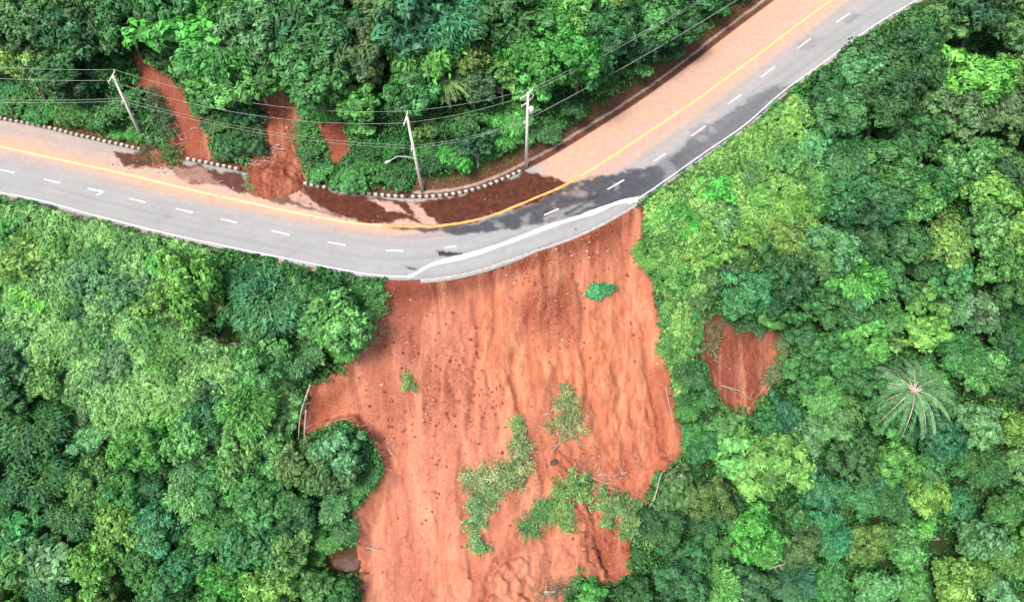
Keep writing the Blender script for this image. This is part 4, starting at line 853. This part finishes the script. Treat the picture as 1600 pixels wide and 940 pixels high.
fallen([(240, 150), (255, 185), (262, 215)], [9, 9, 9], (.05, .11, .045), 'dark fringe along the left side of the left chute', 'fallen_branch', 'branch', leaf=.34)
fallen([(1040, 470), (1046, 520), (1040, 560)], [7, 8, 7], (.10, .28, .07), 'bright fringe spilling over the right rim of the slide', 'fallen_branch', 'branch', leaf=.42, stem=False)
fallen([(588, 452), (585, 490)], [8, 9], (.06, .22, .06), 'green fringe at the top left corner of the slide', 'fallen_branch', 'branch', leaf=.4, stem=False)
# the vivid grass tuft
tp, _ = hit([(934, 452)]); tp = tp[0]; tp[2] = float(hgt(tp[0], tp[1]))
m = 2600; a = rng.uniform(0, 6.283, m); lobe = 1 + .25 * np.sin(3 * a + 1) + .2 * np.sin(7 * a); r_ = np.sqrt(rng.uniform(0, 1, m)); bx = np.stack([np.cos(a) * r_ * 1.75 * lobe, np.sin(a) * r_ * 1.15 * lobe, .12 + .45 * (1 - r_ ** 2) * rng.uniform(.4, 1.2, m)], 1)
gt = link('grass_tuft', leaves_mesh('grass_tuft', bx, np.stack([np.cos(a) * .5, np.sin(a) * .5 - .3, np.full(m, 1.0)], 1) + rng.normal(size=(m, 3)) * .5, rng.uniform(.45, 1.0, m), rng.normal(.4, .22, m), .13, .45,
          T=np.stack([np.cos(a) * (r_ + .2), np.sin(a) * (r_ + .2), np.full(m, .45)], 1) + rng.normal(size=(m, 3)) * .35), loc=tp); gt.color = (.07, .36, .13, 1)
tag(gt, 'vivid green grass tuft alone near the head of the slide', 'grass tuft')

# bare dead branches and leaning trunks
def branch(px_pts, r0, label, lift=1.0, mat='dead', name='dead_branch', cat='branch', twigs=3):
    P, _ = hit(px_pts, lift); org = P[0].copy(); mb = MB(); Q = [p - org for p in catmull(P, 1.0)]
    mb.tube(Q, np.linspace(r0, r0 * .4, len(Q)), 6)
    for j in range(twigs):
        k = int(rng.integers(1, len(Q))); d = rng.normal(size=3); d /= np.linalg.norm(d); mb.tube([Q[k], Q[k] + d * .5, Q[k] + d * rng.uniform(.7, 1.4) + [0, 0, .1]], [r0 * .45, r0 * .3, r0 * .12], 4)
    o = mb.build(name, M[mat]); o.location = org; tag(o, label, cat, 'bare branches and leaning trunks'); return o
branch([(1200, 888), (1228, 880), (1250, 878), (1252, 860)], .12, 'bare pale branch lying over the crowns at bottom right', 5)
branch([(1422, 838), (1450, 834), (1468, 842)], .11, 'bare grey branch over a dark gap at lower right', 5)
branch([(1364, 634), (1395, 616), (1420, 600)], .13, 'pale leaning trunk below the drooping palm crown', 5)
branch([(1418, 606), (1436, 596)], .2, 'thick pale stub in the middle of the drooping palm crown', 5.5)
branch([(1106, 538), (1122, 560)], .09, 'bare twig along the left side of the small red scar', .3)
branch([(1128, 602), (1160, 612), (1172, 624)], .09, 'bare root crossing the foot of the small red scar', .3)
branch([(1098, 590), (1108, 622)], .08, 'thin bare stem left of the small red scar', 1.5)
branch([(1215, 560), (1198, 600), (1180, 622)], .08, 'bare creeper stem along the right side of the small red scar', .3)
branch([(1000, 812), (1022, 780), (1036, 735), (1060, 745)], .12, 'bare arched trunk at the lower right flank of the slide', 1.2)
branch([(485, 600), (470, 645), (466, 690)], .1, 'pale bare trunk on the left flank of the slide', 1.5)
branch([(478, 640), (474, 700)], .1, 'second bare trunk beside the left flank tree', 1.5)
branch([(573, 855), (596, 858)], .07, 'short broken stick at the lower left rim of the slide', .3)
branch([(845, 205), (858, 214)], .09, 'short bare branch on the bank right of the transformer pole', 1.2)
branch([(1040, 605), (1052, 660), (1058, 690)], .06, 'thin root hanging on the right rim of the slide', .3)
def tangle(cx, cy, w_, h_, n, label):           # heap of grey brushwood, one thing
    P, _ = hit([(cx, cy)]); org = P[0]; mb = MB()
    pts, _ = hit(np.c_[rng.normal(cx, w_ / 2, n), rng.normal(cy, h_ / 2, n)], .2)
    for p in pts:
        d = rng.normal(size=3) * [1, .7, .35]; d /= np.linalg.norm(d); l = rng.uniform(.5, 1.7); q = p - org
        mb.tube([q, q + d * l * .5 + [0, 0, rng.uniform(0, .2)], q + d * l], [.06, .045, .015], 4)
    o = mb.build('brushwood', M['dead']); o.location = org; tag(o, label, 'brushwood', 'heaps of torn brushwood', 'stuff')
tangle(405, 240, 46, 26, 80, 'grey heap of torn brushwood left of the middle chute')
tangle(250, 215, 50, 26, 80, 'torn brushwood at the foot of the left chute')
tangle(30, 148, 60, 12, 60, 'pale dry brushwood on the bank at the left edge')
tangle(885, 660, 34, 34, 45, 'dry twigs in the yellowing uprooted shrub')
tangle(945, 745, 40, 26, 26, 'dark twigs between the mounds low on the slide')
tangle(560, 700, 60, 60, 40, 'bare twigs under the trees on the left flank island')
tangle(1130, 455, 30, 24, 36, 'dry brown twigs above the small red scar')

# ------------------------------------------------------------------ earth heaps spilled on the road
def heap(cx, cy, rxp, ryp, hh, label):
    g = ground([(cx, cy)])[0]; ex = ground([(cx + rxp, cy)])[0][0] - g[0]; ey = abs(ground([(cx, cy - ryp)])[0][1] - g[1])
    n = 60; u, v2 = np.meshgrid(np.linspace(-1, 1, n), np.linspace(-1, 1, n)); rr2 = np.hypot(u, v2); X_ = u * ex + g[0]; Y_ = v2 * ey + g[1]
    edge = 1 + .35 * fbm(np.cos(np.arctan2(v2, u)) * 1.5 + cx, np.sin(np.arctan2(v2, u)) * 1.5, 3, 4)
    top = hh * np.clip(1 - (rr2 / edge / .82) ** 2, -1, 1) * (1 + .5 * fbm(X_ * 1.1, Y_ * 1.1, 4, 8)) + .16 * fbm(X_ * 3, Y_ * 3, 3, 12)
    gz = np.maximum(hgt(X_, Y_), np.where(inside(np.c_[X_.ravel(), Y_.ravel()], ROAD_POLY).reshape(X_.shape), 0, -9)); Z_ = np.where(top > 0, gz + top, gz + top - .15)
    q = (np.arange(n - 1)[:, None] * n + np.arange(n - 1)[None]).ravel(); fq = np.stack([q, q + 1, q + 1 + n, q + n], 1)
    keepf = (top.ravel()[fq] > -.05).any(1)
    me = mesh_np('earth_heap', np.c_[X_.ravel() - g[0], Y_.ravel() - g[1], Z_.ravel()], fq[keepf], M['soil'], {'orange': np.full(n * n, .1), 'darken': np.full(n * n, .55), 'deep': (.95 + .2 * fbm(X_ * .8, Y_ * .8, 3, 5)).ravel()}, smooth=True)
    o = link('earth_heap', me, loc=(g[0], g[1], 0)); tag(o, label, 'earth heap', 'earth heaps fallen on the road')
heap(428, 285, 55, 34, 1.7, 'large red earth heap spilled onto the road below the middle chute')
heap(252, 243, 40, 20, .8, 'dark earth heap on the road under the left chute')
heap(660, 330, 22, 9, .12, 'low flat smear of pale mud near the lamp pole') if False else None

# clods and stones loose on the bare earth: uncountable
phi = (1 + 5 ** .5) / 2
ico = np.array([(-1, phi, 0), (1, phi, 0), (-1, -phi, 0), (1, -phi, 0), (0, -1, phi), (0, 1, phi), (0, -1, -phi), (0, 1, -phi), (phi, 0, -1), (phi, 0, 1), (-phi, 0, -1), (-phi, 0, 1)]) / 1.9
icf = np.array([(0, 11, 5), (0, 5, 1), (0, 1, 7), (0, 7, 10), (0, 10, 11), (1, 5, 9), (5, 11, 4), (11, 10, 2), (10, 7, 6), (7, 1, 8), (3, 9, 4), (3, 4, 2), (3, 2, 6), (3, 6, 8), (3, 8, 9), (4, 9, 5), (2, 4, 11), (6, 2, 10), (8, 6, 7), (9, 8, 1)])
def clods(px, rmin, rmax, name, label):
    P, o = hit(px); P = P[o]; n = len(P); s_ = rmin + (rmax - rmin) * rng.uniform(0, 1, n) ** 3
    V_ = P[:, None] + ico[None] * (1 + rng.normal(0, .22, (n, 12, 1))) * s_[:, None, None] * np.stack([rng.uniform(.7, 1.3, n), rng.uniform(.7, 1.3, n), rng.uniform(.5, .9, n)], 1)[:, None]
    F_ = (icf[None] + 12 * np.arange(n)[:, None, None]).reshape(-1, 3)
    o = link(name, mesh_np(name, V_.reshape(-1, 3), F_, M['clod'], fattrs={'tint': np.repeat(rng.uniform(0, 1, n) ** 1.7 * .97, 20)})); tag(o, label, 'rubble', kind='stuff')
cpx_ = [rng.uniform([480, 400], [1060, 1000], (420, 2)), rng.normal([715, 590], [32, 50], (420, 2)), rng.normal([865, 470], [30, 38], (520, 2)), rng.normal([640, 560], [45, 70], (220, 2)),
        rng.normal([890, 720], [45, 30], (400, 2)), rng.normal([700, 720], [60, 90], (300, 2)), rng.normal([900, 385], [60, 22], (400, 2)), rng.normal([960, 830], [50, 50], (500, 2)), rng.uniform([400, 150], [475, 300], (260, 2)), rng.uniform([1100, 500], [1220, 630], (160, 2))]
cpx_ = np.vstack(cpx_); kp = np.maximum.reduce([sdf(cpx_, s_) for s_ in SOILS]) > 3; clods(cpx_[kp], .03, .20, 'rubble', 'loose red clods and stones on the bare earth')
rdx = np.vstack([rng.normal([430, 300], [40, 8], (260, 2)), rng.normal([240, 255], [35, 8], (200, 2)), rng.uniform([480, 300], [860, 345], (160, 2)), rng.normal([250, 262], [60, 8], (80, 2))])
clods(rdx[sdf(rdx, road_px) > 1], .04, .16, 'road_debris', 'small clods scattered on the muddy lane')
def rock(px, r, mat, label, lift=.0, seed=0):
    p, _ = hit([px], lift); p = p[0]; n1, n2 = 22, 14; V_ = []
    for j in range(n2 + 1):
        for i in range(n1):
            th = 2 * math.pi * i / n1; ph = math.pi * j / n2; d = np.array([math.sin(ph) * math.cos(th), math.sin(ph) * math.sin(th), math.cos(ph)])
            k = 1 + .35 * float(fbm(np.array([d[0] * 1.6 + d[2] + seed]), np.array([d[1] * 1.6 - d[2]]), 3, 6)[0]); V_.append(d * k * np.array(r))
    F_ = [(j * n1 + i, (j + 1) * n1 + i, (j + 1) * n1 + (i + 1) % n1, j * n1 + (i + 1) % n1) for j in range(n2) for i in range(n1)]
    o = link('boulder', mesh_np('boulder', V_, F_, M[mat], smooth=True), loc=p); tag(o, label, 'boulder', 'boulders in the gaps of the forest'); return o
rock((364, 546), (1.5, 1.1, .7), 'rock', 'pale pointed boulder in the dark gap on the left slope')
rock((338, 535), (1.2, .9, .6), 'rock', 'lower grey boulder beside the pale pointed one', seed=5)
rock((542, 876), (1.7, 1.3, .5), 'brown_rock', 'dark rounded boulder at the lower left rim of the slide', seed=9)
rock((866, 722), (.55, .5, .4), 'dark_rock', 'dark round boulder among the mud mounds', seed=12)

# ------------------------------------------------------------------ utility poles and wires
def on_ground(px):
    p, _ = hit([px]); p = p[0]; p[2] = float(hgt(p[0], p[1])); return p
def top_height(base, px_top):                  # height at which the pole top meets its photo row
    b = 0; best = 1e9
    for h_ in np.arange(4, 20, .1):
        q, _ = to_px(base + np.array([0, 0, h_])); 
        if abs(q[1] - px_top[1]) < best: best = abs(q[1] - px_top[1]); b = h_
    return b
def pole(base_px, top_px, label, arms, lamp=False, gear=False):
    b = on_ground(base_px); h_ = top_height(b, top_px)
    tgt = rays([top_px])[0]; t = (b[2] + h_ - H) / tgt[2]; tp_ = tgt * t + np.array([0, 0, H]); lean = np.array([tp_[0] - b[0], 0, h_]) * 1.0
    root = bpy.data.objects.new('utility_pole', None); COL.objects.link(root); root.location = b; tag(root, label, 'utility pole', 'utility poles on the bank')
    at_ = lambda f: lean * f
    MB().tube([at_(-.06), at_(.5), at_(1)], [.22, .185, .14], 10).build('shaft', M['pole'], root, True)
    anchors = {}
    for nm, f, half, a in arms:
        c = at_(f); mb = MB(); d = np.array([math.cos(a), math.sin(a), 0]); n_ = np.array([-d[1], d[0], 0]) * .2
        mb.box(tuple(c + n_), (half * 2, .11, .13), a); arm = mb.build('crossarm', M['pole'], root)
        pts = []
        for k in (-.92, .92) if half > .6 else (-.7, .7):
            p = c + n_ + d * half * k; im = MB().tube([p + [0, 0, .06], p + [0, 0, .16], p + [0, 0, .22], p + [0, 0, .3]], [.05, .09, .07, .04], 8).build('insulator', M['ceramic'], arm, True); pts.append(b + p + np.array([0, 0, .3]))
        anchors[nm] = pts
    if lamp:
        c = at_(.47); mb = MB().tube([c, c + [-.9, -.1, .45], c + [-2.1, -.2, .6], c + [-2.9, -.5, .25]], [.06, .055, .05, .05], 7); la = mb.build('lamp_arm', M['steel'], root, True)
        e = c + np.array([-3.0, -.55, .2]); MB().tube([e + [.2, .1, .05], e + [-.1, -.05, 0], e + [-.45, -.2, -.06], e + [-.6, -.28, -.08]], [.06, .15, .17, .05], 8).build('lamp_head', M['steel'], la, True)
        MB().tube([at_(.33) + [-.3, 0, 0], at_(.33) + [.3, 0, 0]], .05, 6).build('bracket', M['steel'], root)
    if gear:
        c = at_(.80) + np.array([.45, -.25, 0]); MB().tube([c + [0, 0, -.5], c + [0, 0, -.45], c + [0, 0, .4], c + [0, 0, .45]], [.2, .3, .3, .2], 12).build('transformer', M['steel'], root, True)
        for k in range(3): MB().tube([at_(.9) + [-.5 + .5 * k, .1, .1], at_(.97) + [-.35 + .5 * k, -.3, .2]], [.07, .05], 6).build('fuse_cutout', M['ceramic'], root, True)
    return b, lean, anchors
_, l1, A1 = pole((660, 299), (636, 183), 'leaning concrete pole with a street lamp arm beside the wet mud', [('top', .975, 1.1, 1.45), ('low', .60, .35, 1.45)], lamp=True)
_, l2, A2 = pole((822, 261), (825, 144), 'concrete pole with crossarms and transformer where the road bends', [('top', .96, 1.15, .85), ('mid', .86, .9, .85), ('low', .62, .35, .85)], gear=True)
_, l3, A3 = pole((222, 216), (176, 118), 'leaning pole rising from the torn brushwood at left', [('top', .975, 1.1, 1.5), ('low', .60, .35, 1.5)])
def far_anchor(px, z, like, sep):
    g = ground([px], z)[0]; return [g + np.array([0, 0, 0]) + (p - like[0]) for p in like]
E_top = far_anchor((1235, -82), 14.0, A2['top'], 1); E_low = far_anchor((1245, -60), 10.5, A2['low'], 1)
W_top = far_anchor((-200, 106), 14.0, A3['top'], 1); W_low = far_anchor((-200, 146), 10.0, A3['low'], 1)
def wires(A, B, sag, rad, place, words):
    for k, (a, b) in enumerate(zip(A, B)):
        t = np.linspace(0, 1, 25)[:, None]; P = a + (b - a) * t - np.array([0, 0, 1]) * (sag * 4 * t * (1 - t)); mb = MB().tube([p - a for p in P], rad, 5)
        o = mb.build('power_line', M['wire'], None, True); o.location = a; tag(o, '%s wire %s' % (words[k], place), 'wire', 'wires strung between the poles')
W3 = ['upslope upper', 'roadside upper']; W2 = ['upslope lower', 'roadside lower']
wires(A1['top'], A2['top'], .5, .016, 'between the lamp pole and the transformer pole', W3); wires(A1['low'], A2['low'], .7, .013, 'between the lamp pole and the transformer pole', W2)
wires(A3['top'], A1['top'], 2.2, .016, 'between the left pole and the lamp pole', W3); wires(A3['low'], A1['low'], 1.6, .013, 'between the left pole and the lamp pole', W2)
wires(A2['top'], E_top, .8, .019, 'running uphill right from the transformer pole', W3); wires(A2['low'], E_low, .9, .016, 'running uphill right from the transformer pole', W2)
wires(W_top, A3['top'], .6, .019, 'leaving the frame at left', W3); wires(W_low, A3['low'], .8, .018, 'leaving the frame at left', W2)
